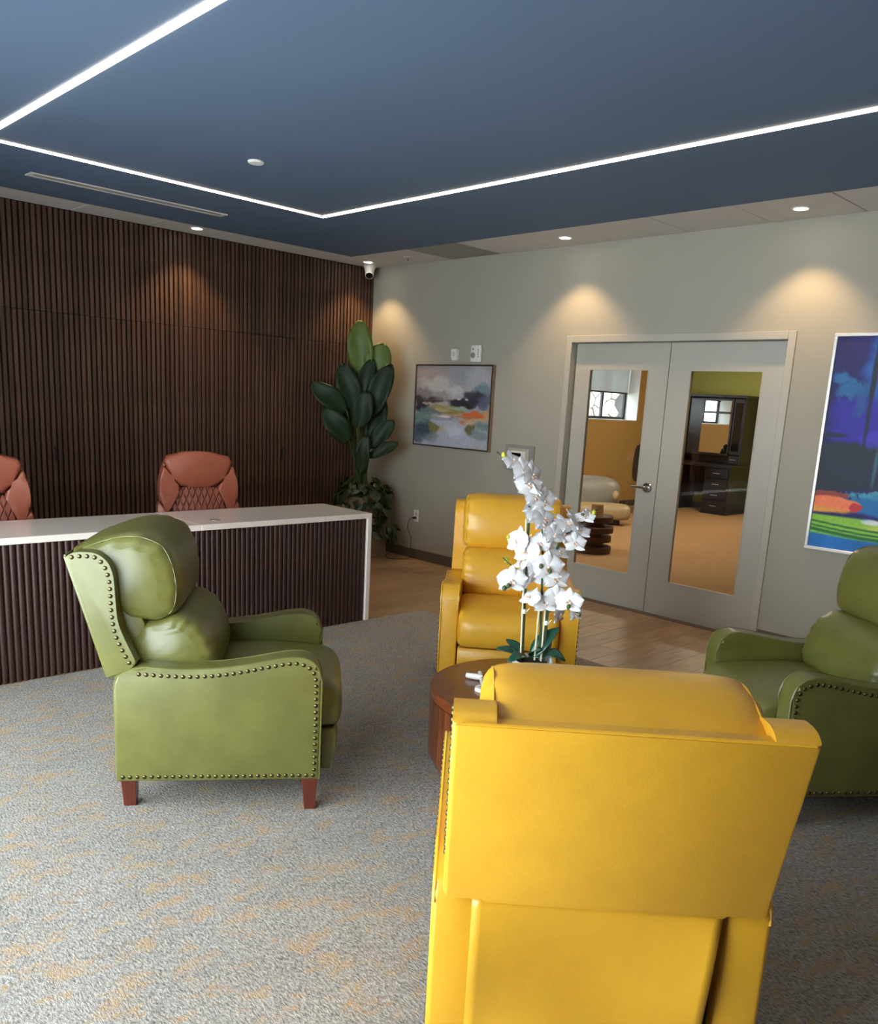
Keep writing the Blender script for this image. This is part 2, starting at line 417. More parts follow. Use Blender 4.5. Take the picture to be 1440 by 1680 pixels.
b = bmesh.new(); box(b, (XL, YF, H), (BX1, BY0, H+0.03)); box(b, (BX1, YF, H), (BX0, BY1, H+0.03))
obj('ceiling_border', b, M['tile'], cl, smooth=0)

# recessed LED line: a rectangle set in the blue ceiling
lx0, lx1, ly0, ly1, lw = -1.843, -4.173, -1.636, -8.6, 0.018
led = thing('led_line_light', 'thin glowing white LED line forming a rectangle in the blue ceiling', 'ceiling light', (lx0, ly0, H))
for a, c_ in (((lx1-lw, ly0-lw), (lx0+lw, ly0+lw)), ((lx0-lw, ly1), (lx0+lw, ly0-lw)), ((lx1-lw, ly1), (lx1+lw, ly0-lw)), ((lx1+lw, ly1), (lx0-lw, ly1+2*lw))):
    obj('led_strip', nbox((a[0]-lx0, a[1]-ly0, -0.010), (c_[0]-lx0, c_[1]-ly0, -0.0045)), M['led'], led, smooth=0)

# downlights in the white strip
def downlight(x, y, label):
    t = thing('downlight', label, 'downlight', (x, y, H), 0, 'recessed downlights in the white tiles')
    b = bmesh.new(); lathe(b, [(0.058, 0.0), (0.058, -0.004), (0.044, -0.006), (0.042, 0.0)], 24); obj('trim_ring', b, M['white_plastic'], t)
    b = bmesh.new(); lathe(b, [(0.043, 0.004), (0.043, -0.003), (0.02, -0.003)], 24); obj('lens', b, M['disc'], t)
    l = bpy.data.lights.new('downlight_beam', 'SPOT'); l.energy = SPOT_W; l.color = (1.0, 0.67, 0.34); l.spot_size = math.radians(98); l.spot_blend = 0.55; l.shadow_soft_size = 0.04
    lo = bpy.data.objects.new('downlight_beam', l); COL.objects.link(lo); lo.parent = t; lo.location = (0, 0, -0.012)
downlight(-2.138, -0.285, 'small round downlight in front of the slat wall, left of the corner camera')
downlight(-0.307, -0.299, 'small round downlight above the white security camera in the corner')
downlight(-0.302, -2.717, 'small round downlight above the left edge of the double doors')
downlight(-0.299, -4.572, 'small round downlight above the right edge of the double doors')

# slot diffuser, smoke cover, sprinkler
t = thing('slot_vent', 'long narrow white slot air vent in the blue ceiling near slat wall', 'air vent', (-3.0, -0.985, H-0.004), 0)
b = bmesh.new(); L2, W2 = 0.71, 0.055
box(b, (-L2, -W2, -0.006), (L2, -W2+0.022, 0)); box(b, (-L2, W2-0.022, -0.006), (L2, W2, 0)); box(b, (-L2, -W2+0.022, -0.006), (-L2+0.03, W2-0.022, 0)); box(b, (L2-0.03, -W2+0.022, -0.006), (L2, W2-0.022, 0))
obj('frame', b, M['tile'], t, smooth=0)
obj('slot', nbox((-L2+0.03, -W2+0.022, -0.002), (L2-0.03, W2-0.022, 0.0)), M['stitch_black'], t, smooth=0)
obj('blade', nbox((-L2+0.03, -0.006, -0.005), (L2-0.03, 0.012, -0.001)), M['tile_grey'], t, smooth=0)
b = bmesh.new(); lathe(b, [(0.048, 0.0), (0.048, -0.006), (0.042, -0.012), (0.01, -0.013)], 24)
tag(obj('sprinkler_cover', b, M['white_plastic'], None, (-2.972, -2.523, H-0.004)), 'flat white disc cover in the blue ceiling inside the LED rectangle', 'sprinkler cover')
t = thing('fire_sprinkler', 'tiny chrome sprinkler in the white ceiling tile right of the camera', 'sprinkler', (-0.304, -0.878, H))
b = bmesh.new(); lathe(b, [(0.04, 0), (0.036, -0.006), (0.014, -0.008)], 18); obj('escutcheon', b, M['tile'], t)
b = bmesh.new(); lathe(b, [(0.008, -0.006), (0.009, -0.03), (0.016, -0.032), (0.016, -0.036), (0.004, -0.037)], 12); obj('nozzle', b, M['chrome'], t)

# ------------------------------------------------------------------ doors
tr = struct(thing('trim_1', 'greige steel frame around the double glass doors', 'door frame', (0, 0, 0)))
b = bmesh.new(); fw = 0.055
box(b, (0.0, DY0, 0), (WT+0.01, DY0+0.0195, DH)); box(b, (-0.014, DY0, 0), (0.0, DY0+fw, DH+fw), 0.003, 1)
obj('jamb', b, M['frame'], tr, smooth=0)
b = bmesh.new(); box(b, (0.0, DY1-0.0195, 0), (WT+0.01, DY1, DH)); box(b, (-0.014, DY1-fw, 0), (0.0, DY1, DH+fw), 0.003, 1)
obj('jamb', b, M['frame'], tr, smooth=0)
b = bmesh.new(); box(b, (0.0, DY1-0.0195, DH), (WT+0.01, DY0+0.0195, DH+0.0195)); box(b, (-0.0145, DY1, DH), (0.0, DY0, DH+fw), 0.003, 1)
obj('head', b, M['frame'], tr, smooth=0)
b = bmesh.new(); box(b, (0.10, DY0-0.016, 0), (0.115, DY0, DH)); box(b, (0.10, DY1, 0), (0.115, DY1+0.016, DH)); box(b, (0.10, DY1, DH-0.016), (0.115, DY0, DH))
obj('door_stop', b, M['frame'], tr, smooth=0)
obj('threshold', nbox((0.002, DY1, -0.001), (WT, DY0, 0.005), 0.001, 1), M['base'], tr, smooth=0)
DX0, DX1 = 0.055, 0.098
def door(name, y0, y1, gy0, gy1, label):
    d = struct(thing(name, label, 'door', (DX0, y0, 0)))
    b = bmesh.new(); gz0, gz1 = 0.284, 1.927
    z0, z1 = 0.008, DH-0.006
    box(b, (0, y1-y0, z0), (DX1-DX0, gy1-y0, z1)); box(b, (0, gy0-y0, z0), (DX1-DX0, 0, z1))
    box(b, (0, gy1-y0, z0), (DX1-DX0, gy0-y0, gz0)); box(b, (0, gy1-y0, gz1), (DX1-DX0, gy0-y0, z1))
    bmesh.ops.remove_doubles(b, verts=b.verts[:], dist=1e-5)
    obj('leaf', b, M['door'], d, smooth=0)
    b = bmesh.new(); bd = 0.008
    for lo, hi in (((-0.003, gy1-y0, gz0), (0.012, gy1-y0+bd, gz1)), ((-0.003, gy0-y0-bd, gz0), (0.012, gy0-y0, gz1)), ((-0.003, gy1-y0+bd, gz0), (0.012, gy0-y0-bd, gz0+bd)), ((-0.003, gy1-y0+bd, gz1-bd), (0.012, gy0-y0-bd, gz1))): box(b, lo, hi)
    obj('glazing_bead', b, M['door'], d, smooth=0)
    obj('pane', nbox((0.018, gy1-y0, gz0), (0.024, gy0-y0, gz1)), M['glass'], d, smooth=0)
    return d
d1 = door('door_1', DY0-0.014, -3.540, -2.80, -3.368, 'left leaf of the greige double door with lever handle and tall glass pane')
d2 = door('door_2', -3.546, DY1+0.014, -3.728, -4.300, 'right leaf of the greige double door with a tall glass pane')
hy = -3.462-(DY0-0.014)
b = bmesh.new(); lathe(b, [(0.04, 0.0), (0.042, -0.006), (0.036, -0.014), (0.014, -0.016), (0.014, -0.05), (0.008, -0.056)], 24, axis='x', c=(0, hy, 1.012)); hd = obj('lever_handle', b, M['chrome'], d1)
b = bmesh.new(); tube(b, [(-0.045, hy, 1.012), (-0.047, hy+0.04, 1.013), (-0.046, hy+0.12, 1.010)], [0.011, 0.010, 0.009], 10); obj('lever', b, M['chrome'], hd)

# ------------------------------------------------------------------ room beyond the doors
FX, FY = 8.0, 1.05
ff = struct(obj('floor_far', nbox((0.0, -5.6, -0.08), (FX+0.1, FY+0.35, -0.002)), M['carpet_far'], smooth=0))
wx0, wx1, wz0, wz1 = 5.0, 6.8, 1.455, 2.55
b = bmesh.new(); T = 0.30
box(b, (WT, FY, 0), (wx0, FY+T, H)); box(b, (wx1, FY, 0), (FX+0.1, FY+T, H)); box(b, (wx0, FY, 0), (wx1, FY+T, wz0)); box(b, (wx0, FY, wz1), (wx1, FY+T, H))
struct(obj('wall_far_back', b, M['ochre'], smooth=0))
struct(obj('wall_far_end', nbox((FX, -5.6, 0), (FX+0.12, FY, H)), M['olive_wall'], smooth=0))
struct(obj('wall_far_front', nbox((WT, -5.72, 0), (FX+0.1, -5.6, H)), M['ochre'], smooth=0))
struct(obj('ceiling_far', nbox((WT, -5.72, H), (FX+0.1, FY+T, H+0.1)), M['tile'], smooth=0))
struct(obj('baseboard_far_back', nbox((WT, FY-0.012, 0), (FX, FY, 0.1)), M['base'], smooth=0))
struct(obj('baseboard_far_end', nbox((FX-0.012, -5.6, 0), (FX, FY-0.012, 0.1)), M['base'], smooth=0))
wn = struct(thing('window_1', 'black framed window with deep white reveal in the ochre wall', 'window', (wx0, FY, wz0)))
b = bmesh.new(); W_, Hh = wx1-wx0, wz1-wz0
box(b, (0, -0.003, 0), (0.012, T-0.001, Hh)); box(b, (W_-0.012, -0.003, 0), (W_, T-0.001, Hh)); box(b, (0.012, -0.003, Hh-0.012), (W_-0.012, T-0.001, Hh)); box(b, (0.012, -0.003, 0), (W_-0.012, T-0.001, 0.012))
obj('reveal', b, M['white_paint'], wn, smooth=0)
b = bmesh.new(); y0, y1 = T-0.06, T-0.02
for lo, hi in (((0.012, y0, 0.012), (W_-0.012, y1, 0.055)), ((0.012, y0, Hh-0.06), (W_-0.012, y1, Hh-0.012)), ((0.012, y0, 0.055), (0.055, y1, Hh-0.06)), ((W_-0.06, y0, 0.055), (W_-0.012, y1, Hh-0.06)), ((0.56, y0, 0.055), (0.60, y1, Hh-0.06)), ((1.08, y0, 0.055), (1.12, y1, Hh-0.06))): box(b, lo, hi)
obj('window_frame', b, M['black_metal'], wn, smooth=0)
for a, c_ in ((0.055, 0.56), (0.60, 1.08), (1.12, W_-0.06)): obj('pane', nbox((a, y0+0.015, 0.055), (c_, y0+0.021, Hh-0.06)), M['glass'], wn, smooth=0)
rb = thing('roller_blind', 'white roller blind half down over the window beyond the doors', 'blind', (wx0+0.03, FY+T-0.09, wz1-0.03))
obj('fabric', nbox((0, 0, -0.60), (W_-0.06, 0.004, 0)), M['shade'], rb, smooth=0)
obj('hem_bar', nbox((0, -0.006, -0.625), (W_-0.06, 0.010, -0.60), 0.003, 1), M['black_metal'], rb, smooth=0)
b = bmesh.new(); tube(b, [(0, 0.002, 0.0), (W_-0.06, 0.002, 0.0)], 0.022, 12); obj('roller_tube', b, M['white_plastic'], rb)
# pale stone wall outside that window
swl = thing('stone_wall', 'pale rubble stone wall outdoors seen through the far window', 'stone wall', (4.0, 3.4, 0))
obj('mortar_bed', nbox((0, 0.03, -0.1), (7.0, 0.3, 4.2)), M['mortar'], swl, smooth=0)
rs = random.Random(3); cells = []
gx, gz = 0.36, 0.24
seeds = [((i+0.5+rs.uniform(-.38, .38))*gx + (0.18 if j % 2 else 0), (j+0.5+rs.uniform(-.38, .38))*gz) for i in range(19) for j in range(16)]
def clip(poly, ax, az, bx, bz, gap):
    mx, mz = (ax+bx)/2, (az+bz)/2; nx, nz = bx-ax, bz-az; L = math.hypot(nx, nz); nx /= L; nz /= L
    d0 = mx*nx+mz*nz-gap; out = []
    for k in range(len(poly)):
        p, q = poly[k], poly[(k+1) % len(poly)]; dp = p[0]*nx+p[1]*nz-d0; dq = q[0]*nx+q[1]*nz-d0
        if dp <= 0: out.append(p)
        if dp*dq < 0:
            s = dp/(dp-dq); out.append((p[0]+(q[0]-p[0])*s, p[1]+(q[1]-p[1])*s))
    return out
for a in seeds:
    if not (0.8 < a[0] < 5.6 and 0.6 < a[1] < 3.4): continue
    poly = [(a[0]-1, a[1]-1), (a[0]+1, a[1]-1), (a[0]+1, a[1]+1), (a[0]-1, a[1]+1)]
    for c_ in seeds:
        if c_ is not a and abs(c_[0]-a[0]) < 1.2 and abs(c_[1]-a[1]) < 1.0 and poly: poly = clip(poly, a[0], a[1], c_[0], c_[1], 0.011)
    if len(poly) >= 3:
        b = bmesh.new(); prism(b, [(p[0]-a[0], p[1]-a[1]) for p in poly], -rs.uniform(0.0, 0.03), 0.06, 'y', 0.012, 1)
        obj('stone', b, M['stone'], swl, (a[0], 0, a[1]), smooth=0)
struct(obj('ground_outside', nbox((-1, FY+T+0.01, -0.1), (13, 7.5, -0.02)), M['asphalt'], smooth=0))
# warm panels added out of view to light the far room
def panel(x, y, label):
    t = thing('far_fill_panel', label, 'ceiling light', (x, y, H))
    obj('housing', nbox((-0.31, -0.31, -0.012), (0.31, 0.31, -0.001)), M['white_plastic'], t, smooth=0)
    obj('diffuser', nbox((-0.28, -0.28, -0.016), (0.28, 0.28, -0.011)), M['panel'], t, smooth=0)
    l = bpy.data.lights.new('far_fill_glow', 'AREA'); l.shape = 'SQUARE'; l.size = 0.55; l.energy = FAR_W; l.color = (1.0, 0.86, 0.66)
    lo = bpy.data.objects.new('far_fill_glow', l); COL.objects.link(lo); lo.parent = t; lo.location = (0, 0, -0.02)
panel(3.0, -1.4, 'unseen square light added to brighten the room beyond, nearer the doors')
panel(6.0, -1.2, 'unseen square light added to brighten the room beyond, nearer the dark cabinet')

# ------------------------------------------------------------------ reception desk
DXR, DYF, DYB, DZ = -1.985, -2.503, -1.913, 0.789
DXL = -5.0
dk = thing('reception_desk', 'long reception desk with white quartz top and dark fluted front', 'desk', (DXR, DYF, 0))
th = 0.036
SE = -3.33-DXR
obj('countertop', nbox((SE+0.0015, 0, DZ-th), (0, DYB-DYF, DZ), 0.002, 1), M['quartz'], dk, smooth=0)
obj('countertop', nbox((DXL-DXR, 0, DZ-th), (SE-0.0015, DYB-DYF, DZ), 0.002, 1), M['quartz'], dk, smooth=0)
obj('end_panel', nbox((-th, 0.0, 0.001), (0, DYB-DYF, DZ-th), 0.002, 1), M['quartz'], dk, smooth=0)
obj('end_panel', nbox((DXL-DXR, 0.0, 0.001), (DXL-DXR+th, DYB-DYF, DZ-th), 0.002, 1), M['quartz'], dk, smooth=0)
obj('front_board', nbox((DXL-DXR+th, 0.03, 0.001), (-th, 0.048, DZ-th)), M['flute'], dk, smooth=0)
obj('inner_shelf', nbox((DXL-DXR+th, 0.048, 0.30), (-th, 0.30, 0.32)), M['flute'], dk, smooth=0)
FP = 0.0352
b = bmesh.new(); prof = [(FP*0.5*(0.96)*math.cos(a), -0.0145*math.sin(a)) for a in [math.pi*k/8 for k in range(9)]]
A = [b.verts.new((p[0], p[1], 0.001)) for p in prof]; B = [b.verts.new((p[0], p[1], DZ-th-0.001)) for p in prof]
for k in range(8): b.faces.new((A[k], A[k+1], B[k+1], B[k]))
b.faces.new(A[::-1]); b.faces.new(B); b.faces.new((A[0], B[0], B[-1], A[-1]))
flm = mesh_from('flute', b, M['flute'], 50)
x = -th-FP/2; k = 0
while x > DXL-DXR+th+FP/2:
    link('flute', flm, dk, (x, 0.03, 0)); x -= FP
b = bmesh.new(); lathe(b, [(0.034, 0.0), (0.034, 0.003), (0.026, 0.004), (0.024, 0.001)], 24, (-3.153-DXR, 0.15, DZ)); gr = obj('cable_grommet', b, M['grommet'], dk)

# ------------------------------------------------------------------ office chairs
def quilt_leather(name, c):
    t = NT(name); v = t.coords()
    sx = t.node('ShaderNodeSeparateXYZ'); t.link(v, sx.inputs[0])
    def line(sl):
        a = t.math('ADD', t.math('MULTIPLY', sx.outputs[0], 1.0), t.math('MULTIPLY', sx.outputs[2], sl))
        f = t.math('FRACT', t.math('MULTIPLY', a, 21.0)); d = t.math('ABSOLUTE', t.math('SUBTRACT', f, 0.5))
        return t.math('MINIMUM', t.math('MULTIPLY', t.math('SUBTRACT', 0.5, d), 6.0), 1.0)
    h = t.math('MULTIPLY', line(-0.42), line(0.42))
    t.bump(h, 0.9, 0.012); t.b.inputs['Base Color'].default_value = rgba(c); t.set(Roughness=0.45); return t.m
def office_chair(name, lm, qm, label, group=None):
    t = thing(name, label, 'office chair', (0, 0, 0), 0, group)
    # local: faces -y; back at y about 0.0 .. 0.1 (front face y=0)
    def pan(nm, pts, y0, y1, m, bev=0.022, sm=True):
        b = bmesh.new(); prism(b, smooth_loop(pts, 28) if sm else pts, y0, y1, 'y', bev, 4); return obj(nm, b, m, t, smooth=60)
    pan('headrest', [(-0.262, 1.075), (-0.235, 1.112), (-0.12, 1.138), (0, 1.145), (0.12, 1.138), (0.235, 1.112), (0.262, 1.075), (0.245, 1.02), (0.20, 0.955), (0.148, 0.897), (0.07, 0.888), (-0.07, 0.888), (-0.148, 0.897), (-0.20, 0.955), (-0.245, 1.02)], -0.045, 0.06, lm, 0.03)
    for s in (-1, 1):
        pan('side_bolster', [(s*0.268, 1.035), (s*0.21, 0.955), (s*0.152, 0.888), (s*0.165, 0.84), (s*0.205, 0.76), (s*0.242, 0.70), (s*0.28, 0.76), (s*0.302, 0.82), (s*0.300, 0.92)], -0.05, 0.06, lm, 0.028)
        pan('lower_bolster', [(s*0.245, 0.695), (s*0.305, 0.775), (s*0.318, 0.70), (s*0.30, 0.55), (s*0.26, 0.50), (s*0.20, 0.52), (s*0.215, 0.62)], -0.04, 0.055, lm, 0.025)
    pan('quilted_panel', [(-0.148, 0.884), (0, 0.882), (0.148, 0.884), (0.185, 0.79), (0.225, 0.70), (0.21, 0.60), (0.195, 0.50), (0, 0.48), (-0.195, 0.50), (-0.21, 0.60), (-0.225, 0.70), (-0.185, 0.79)], -0.022, 0.05, qm, 0.015)
    pan('back_shell', [(-0.25, 1.08), (0, 1.125), (0.25, 1.08), (0.285, 0.90), (0.29, 0.70), (0.26, 0.52), (0, 0.47), (-0.26, 0.52), (-0.29, 0.70), (-0.285, 0.90)], 0.045, 0.09, lm, 0.02)
    b = bmesh.new(); box(b, (-0.26, -0.50, 0.42), (0.26, 0.03, 0.53), 0.045, 4); obj('seat', b, lm, t, smooth=60)
    for s in (-1, 1):
        b = bmesh.new(); tube(b, [(s*0.26, -0.08, 0.45), (s*0.315, -0.08, 0.48), (s*0.32, -0.09, 0.62)], 0.016, 8); box(b, (s*0.32-0.035, -0.36, 0.62), (s*0.32+0.035, 0.0, 0.66), 0.015, 2); obj('armrest', b, M['stitch_black'], t)
    b = bmesh.new(); tube(b, [(0, -0.22, 0.42), (0, -0.22, 0.10)], 0.028, 12); obj('gas_post', b, M['chrome'], t)
    for k in range(5):
        a = 2*math.pi*k/5+0.3; dx, dy = math.cos(a), math.sin(a)
        b = bmesh.new(); tube(b, [(0, -0.22, 0.125), (dx*0.15, -0.22+dy*0.15, 0.11), (dx*0.31, -0.22+dy*0.31, 0.078)], [0.028, 0.022, 0.016], 8); lg = obj('base_leg', b, M['stitch_black'], t)
        b = bmesh.new(); tube(b, [(dx*0.31-dy*0.02, -0.22+dy*0.31+dx*0.02, 0.03), (dx*0.31+dy*0.02, -0.22+dy*0.31-dx*0.02, 0.03)], 0.0295, 12); obj('caster', b, M['rubber'], lg)
    return t
M['cognac_q'] = quilt_leather('cognac_quilted_leather', (150, 82, 64)); M['black_q'] = quilt_leather('black_quilted_leather', (30, 28, 30))
oc = office_chair('office_chair', M['cognac'], M['cognac_q'], 'cognac leather office chair with quilted back, behind the middle of the desk', 'office chairs behind the reception desk')
oc.location = (-2.75, -1.40, 0); oc.rotation_euler = (0, 0, -0.30); oc.scale = (0.93, 1, 1)
oc2 = copy_tree(oc); oc2.location = (-4.24, -1.42, 0); oc2.rotation_euler = (0, 0, -0.28)
oc2['label'] = 'cognac leather office chair behind the desk, cut off by the left edge'

# ------------------------------------------------------------------ recliners
def recliner(lm, label, cat_group):
    t = thing('recliner', label, 'recliner', (0, 0, 0), 0, cat_group)
    HW, AT = 0.378, 0.105
    top = smooth_loop([(0.012, 0.545), (0.10, 0.583), (0.24, 0.576), (0.36, 0.580), (0.48, 0.596), (0.60, 0.619), (0.67, 0.626), (0.715, 0.615), (0.745, 0.585), (0.760, 0.535)], 40, closed=False)
    out = [(0.0, 0.130), (0.0, 0.515)] + top + [(0.757, 0.130)]
    nails = [(0.094, 0.557), (0.269, 0.548), (0.416, 0.559), (0.564, 0.588), (0.644, 0.602), (0.693, 0.596), (0.726, 0.573), (0.739, 0.533), (0.740, 0.40), (0.738, 0.150), (0.014, 0.150)]
    wing = smooth_loop([(-0.150, 0.985), (-0.125, 1.000), (-0.089, 1.004), (-0.045, 0.998), (-0.010, 0.970), (0.008, 0.924), (0.013, 0.86), (0.016, 0.80), (0.022, 0.745), (0.042, 0.685), (0.082, 0.592)], 40, closed=False) + [(0.060, 0.560), (-0.020, 0.534)]
    wn_ = [(-0.130, 0.984), (-0.089, 0.989), (-0.047, 0.983), (-0.020, 0.952), (-0.006, 0.903), (-0.003, 0.854), (-0.001, 0.781), (0.009, 0.705), (0.029, 0.650), (0.057, 0.592)]
    for s in (-1, 1):
        b = bmesh.new(); prism(b, out, s*(HW-AT), s*HW, 'y', 0.014, 3); arm = obj('arm', b, lm, t, smooth=40)
        b = bmesh.new(); tube(b, [(p[0]+0.0005, s*(HW-0.006), p[1]-0.002) for p in [(0.001, 0.50)] + top + [(0.757, 0.135)]], 0.0042, 6)
        tube(b, [(p[0], s*(HW-AT+0.006), p[1]-0.002) for p in top + [(0.757, 0.50)]], 0.0042, 6); obj('piping', b, lm, arm)
        b = bmesh.new()
        for p in resample([(q[0], q[1], 0) for q in smooth_loop(nails[:8], 56, closed=False) + nails[8:]], 0.0262):
            bmesh.ops.create_icosphere(b, subdivisions=2, radius=0.0086, matrix=Matrix.Translation((p.x, s*(HW-0.0005), p.y)) @ Matrix.Diagonal((1, 0.55, 1, 1)))
        nt = obj('nailhead_trim', b, M['nail'], arm); nt['kind'] = 'stuff'
        b = bmesh.new(); prism(b, wing, s*0.268, s*0.354, 'y', 0.018, 4); wg = obj('back_wing', b, lm, t, smooth=40)
        b = bmesh.new()
        for p in resample([(q[0], q[1], 0) for q in smooth_loop(wn_, 72, closed=False)], 0.0262):
            bmesh.ops.create_icosphere(b, subdivisions=2, radius=0.0086, matrix=Matrix.Translation((p.x, s*0.3535, p.y)) @ Matrix.Diagonal((1, 0.55, 1, 1)))
        nt = obj('nailhead_trim', b, M['nail'], wg); nt['kind'] = 'stuff'
    b = bmesh.new(); prism(b, [(-0.162, 0.985), (-0.030, 0.533), (0.02, 0.533), (-0.06, 0.80), (-0.11, 0.985)], -0.348, 0.348, 'y', 0.006, 2); bp = obj('back_panel', b, lm, t, smooth=30)
    b = bmesh.new(); tube(b, [(-0.157, -0.340, 0.987), (-0.1585, 0, 0.988), (-0.157, 0.340, 0.987)], 0.004, 6); obj('piping', b, lm, bp)
    b = bmesh.new(); prism(b, [(-0.12, 0.975), (-0.02, 0.52), (0.10, 0.50), (0.10, 0.72), (0.02, 0.93), (-0.05, 0.975)], -0.272, 0.272, 'y', 0.012, 2); obj('inner_back', b, lm, t, smooth=40)
    # head pillow, lumbar pillow
    HP = [(-0.150, 0.985), (-0.155, 0.998), (-0.125, 1.010), (-0.05, 1.042), (0.04, 1.064), (0.12, 1.058), (0.185, 1.022), (0.218, 0.95), (0.232, 0.87), (0.226, 0.79), (0.19, 0.738), (0.10, 0.725), (0.02, 0.76), (-0.03, 0.86), (-0.07, 0.95)]
    b = bmesh.new(); cushion(b, HP, 0.296, 8.0, 31, 60, 0.045, 13, (0.0, 0.90), 0.66)
    hp = obj('head_pillow', b, lm, t, smooth=60)
    LH = smooth_loop(HP, 60); yy = 0.272; ss = (1-(yy/0.296)**8)**0.125+0.003
    b = bmesh.new(); tube(b, [((x)*ss, -yy, 0.90+(z-0.90)*ss) for x, z in LH[6:40]], 0.0026, 6); obj('seam', b, lm, hp)
    b = bmesh.new(); tube(b, [((x)*ss, yy, 0.90+(z-0.90)*ss) for x, z in LH[6:40]], 0.0026, 6); obj('seam', b, lm, hp)
    b = bmesh.new(); cushion(b, [(0.20, 0.755), (0.255, 0.745), (0.31, 0.705), (0.345, 0.64), (0.362, 0.57), (0.35, 0.50), (0.28, 0.46), (0.14, 0.46), (0.05, 0.52), (0.03, 0.62), (0.08, 0.71)], 0.284, 9, 31, 60, 0.045, 13, (0.16, 0.60), 0.70)
    lp = obj('lumbar_pillow', b, lm, t, smooth=60)
    # seat, footrest, inner body
    b = bmesh.new(); cushion(b, [(0.26, 0.34), (0.26, 0.47), (0.34, 0.502), (0.52, 0.512), (0.70, 0.505), (0.79, 0.488), (0.836, 0.445), (0.845, 0.38), (0.838, 0.325), (0.80, 0.305), (0.60, 0.30), (0.36, 0.30)], 0.276, 12, 25, 60, 0, 9, (0.5, 0.40), 0.72)
    obj('seat_cushion', b, lm, t, smooth=60)
    b = bmesh.new(); prism(b, [(0.76, 0.125), (0.76, 0.298), (0.815, 0.298), (0.828, 0.28), (0.822, 0.20), (0.806, 0.125)], -0.268, 0.268, 'y', 0.012, 3); obj('footrest_panel', b, lm, t, smooth=40)
    obj('frame_body', nbox((0.03, -0.27, 0.135), (0.76, 0.27, 0.31)), M['under'], t, smooth=0)
    # loose flap over the mechanism at the back
    b = bmesh.new(); nu, nv = 26, 14; G = []
    for j in range(nv+1):
        v = j/nv; row = []
        for i in range(nu+1):
            u = i/nu*2-1
            wid = 0.288 if u > 0 else 0.264-0.022*v-0.006*math.sin(math.pi*v)
            dx = -0.010 - 0.020*math.sin(math.pi*min(1, v*1.15))*abs(u)**3 + 0.014*math.sin(math.pi*v)*(1-u*u) + 0.005*math.sin(5*u+3.2*v)*v
            row.append(b.verts.new((dx, u*wid, 0.531-0.393*v)))
        G.append(row)
    for j in range(nv):
        for i in range(nu): b.faces.new((G[j][i], G[j][i+1], G[j+1][i+1], G[j+1][i]))
    fo = obj('rear_flap', b, lm, t, smooth=60); md = fo.modifiers.new('thick', 'SOLIDIFY'); md.thickness = 0.004; md.offset = 0
    # tapered legs
    for s in (-1, 1):
        for (x0, x1, xb0, xb1, yi) in ((0.690, 0.750, 0.702, 0.745, 0.006), (0.004, 0.064, 0.012, 0.058, 0.058)):
            b = bmesh.new(); yo = s*(HW-yi); ya = s*(HW-yi-0.056); yb0 = s*(HW-yi-0.008); yb1 = s*(HW-yi-0.048)
            V = [b.verts.new(p) for p in ((x0, yo, 0.134), (x1, yo, 0.134), (x1, ya, 0.134), (x0, ya, 0.134), (xb0, yb0, 0), (xb1, yb0, 0), (xb1, yb1, 0), (xb0, yb1, 0))]
            for f in ((0, 1, 2, 3), (4, 5, 6, 7), (0, 1, 5, 4), (1, 2, 6, 5), (2, 3, 7, 6), (3, 0, 4, 7)): b.faces.new([V[k] for k in f])
            bmesh.ops.bevel(b, geom=b.edges[:], offset=0.002, segments=1, affect='EDGES')
            obj('leg', b, M['legwood'], t, smooth=0)
    return t
def place(o, x, y, deg): o.location = (x, y, 0); o.rotation_euler = (0, 0, math.radians(deg))
GRP = 'leather recliners around the round table'
g1 = recliner(M['green'], 'olive green leather recliner in side view beside the reception desk', GRP); place(g1, -4.391, -3.897, -36.3)
g2 = copy_tree(g1); g2['label'] = 'olive green leather recliner at the right edge, below the blue painting'; place(g2, -1.845, -6.04, 143)
y1_ = recliner(M['yellow'], 'mustard yellow leather recliner facing the camera behind the orchid', GRP); place(y1_, -1.89, -3.735, -138)
y2_ = copy_tree(y1_); y2_['label'] = 'mustard yellow leather recliner in the foreground seen from behind'; place(y2_, -4.37, -6.19, 43.5)
for ch in y2_.children:                      # the foreground chair's head pillow sits a little flatter
    if ch.name.startswith('head_pillow'): ch.location.z -= 0.03; ch.location.x += 0.016

# ------------------------------------------------------------------ round coffee table
TX, TY, TR, TH = -3.11, -4.93, 0.42, 0.405
tb = thing('coffee_table', 'round drum coffee table of reddish brown wood between the recliners', 'table', (TX, TY, 0))
NST = 28
b = bmesh.new(); prof = [(0.36, 0.0), (0.365, 0.012), (TR-0.008, 0.095), (TR-0.002, 0.12), (TR, 0.20), (TR, TH-0.045)]
da = 2*math.pi/NST*0.985
A = [[b.verts.new((r*math.cos(a), r*math.sin(a), z)) for a in (-da/2, 0, da/2)] for r, z in prof]
I = [[b.verts.new(((r-0.03)*math.cos(a), (r-0.03)*math.sin(a), z)) for a in (-da/2, 0, da/2)] for r, z in prof]
for R_ in (A, I):
    for p, q in zip(R_, R_[1:]):
        for k in (0, 1): b.faces.new((p[k], p[k+1], q[k+1], q[k]))
for p, q, e, f in zip(A, A[1:], I, I[1:]):
    b.faces.new((p[0], q[0], f[0], e[0])); b.faces.new((p[2], q[2], f[2], e[2]))
for R1, R2 in ((A[0], I[0]), (A[-1], I[-1])):
    for k in (0, 1): b.faces.new((R1[k], R1[k+1], R2[k+1], R2[k]))
stv = mesh_from('stave', b, M['tablewood'], 40)
for k in range(NST): link('stave', stv, tb, None, (0, 0, 2*math.pi*k/NST))
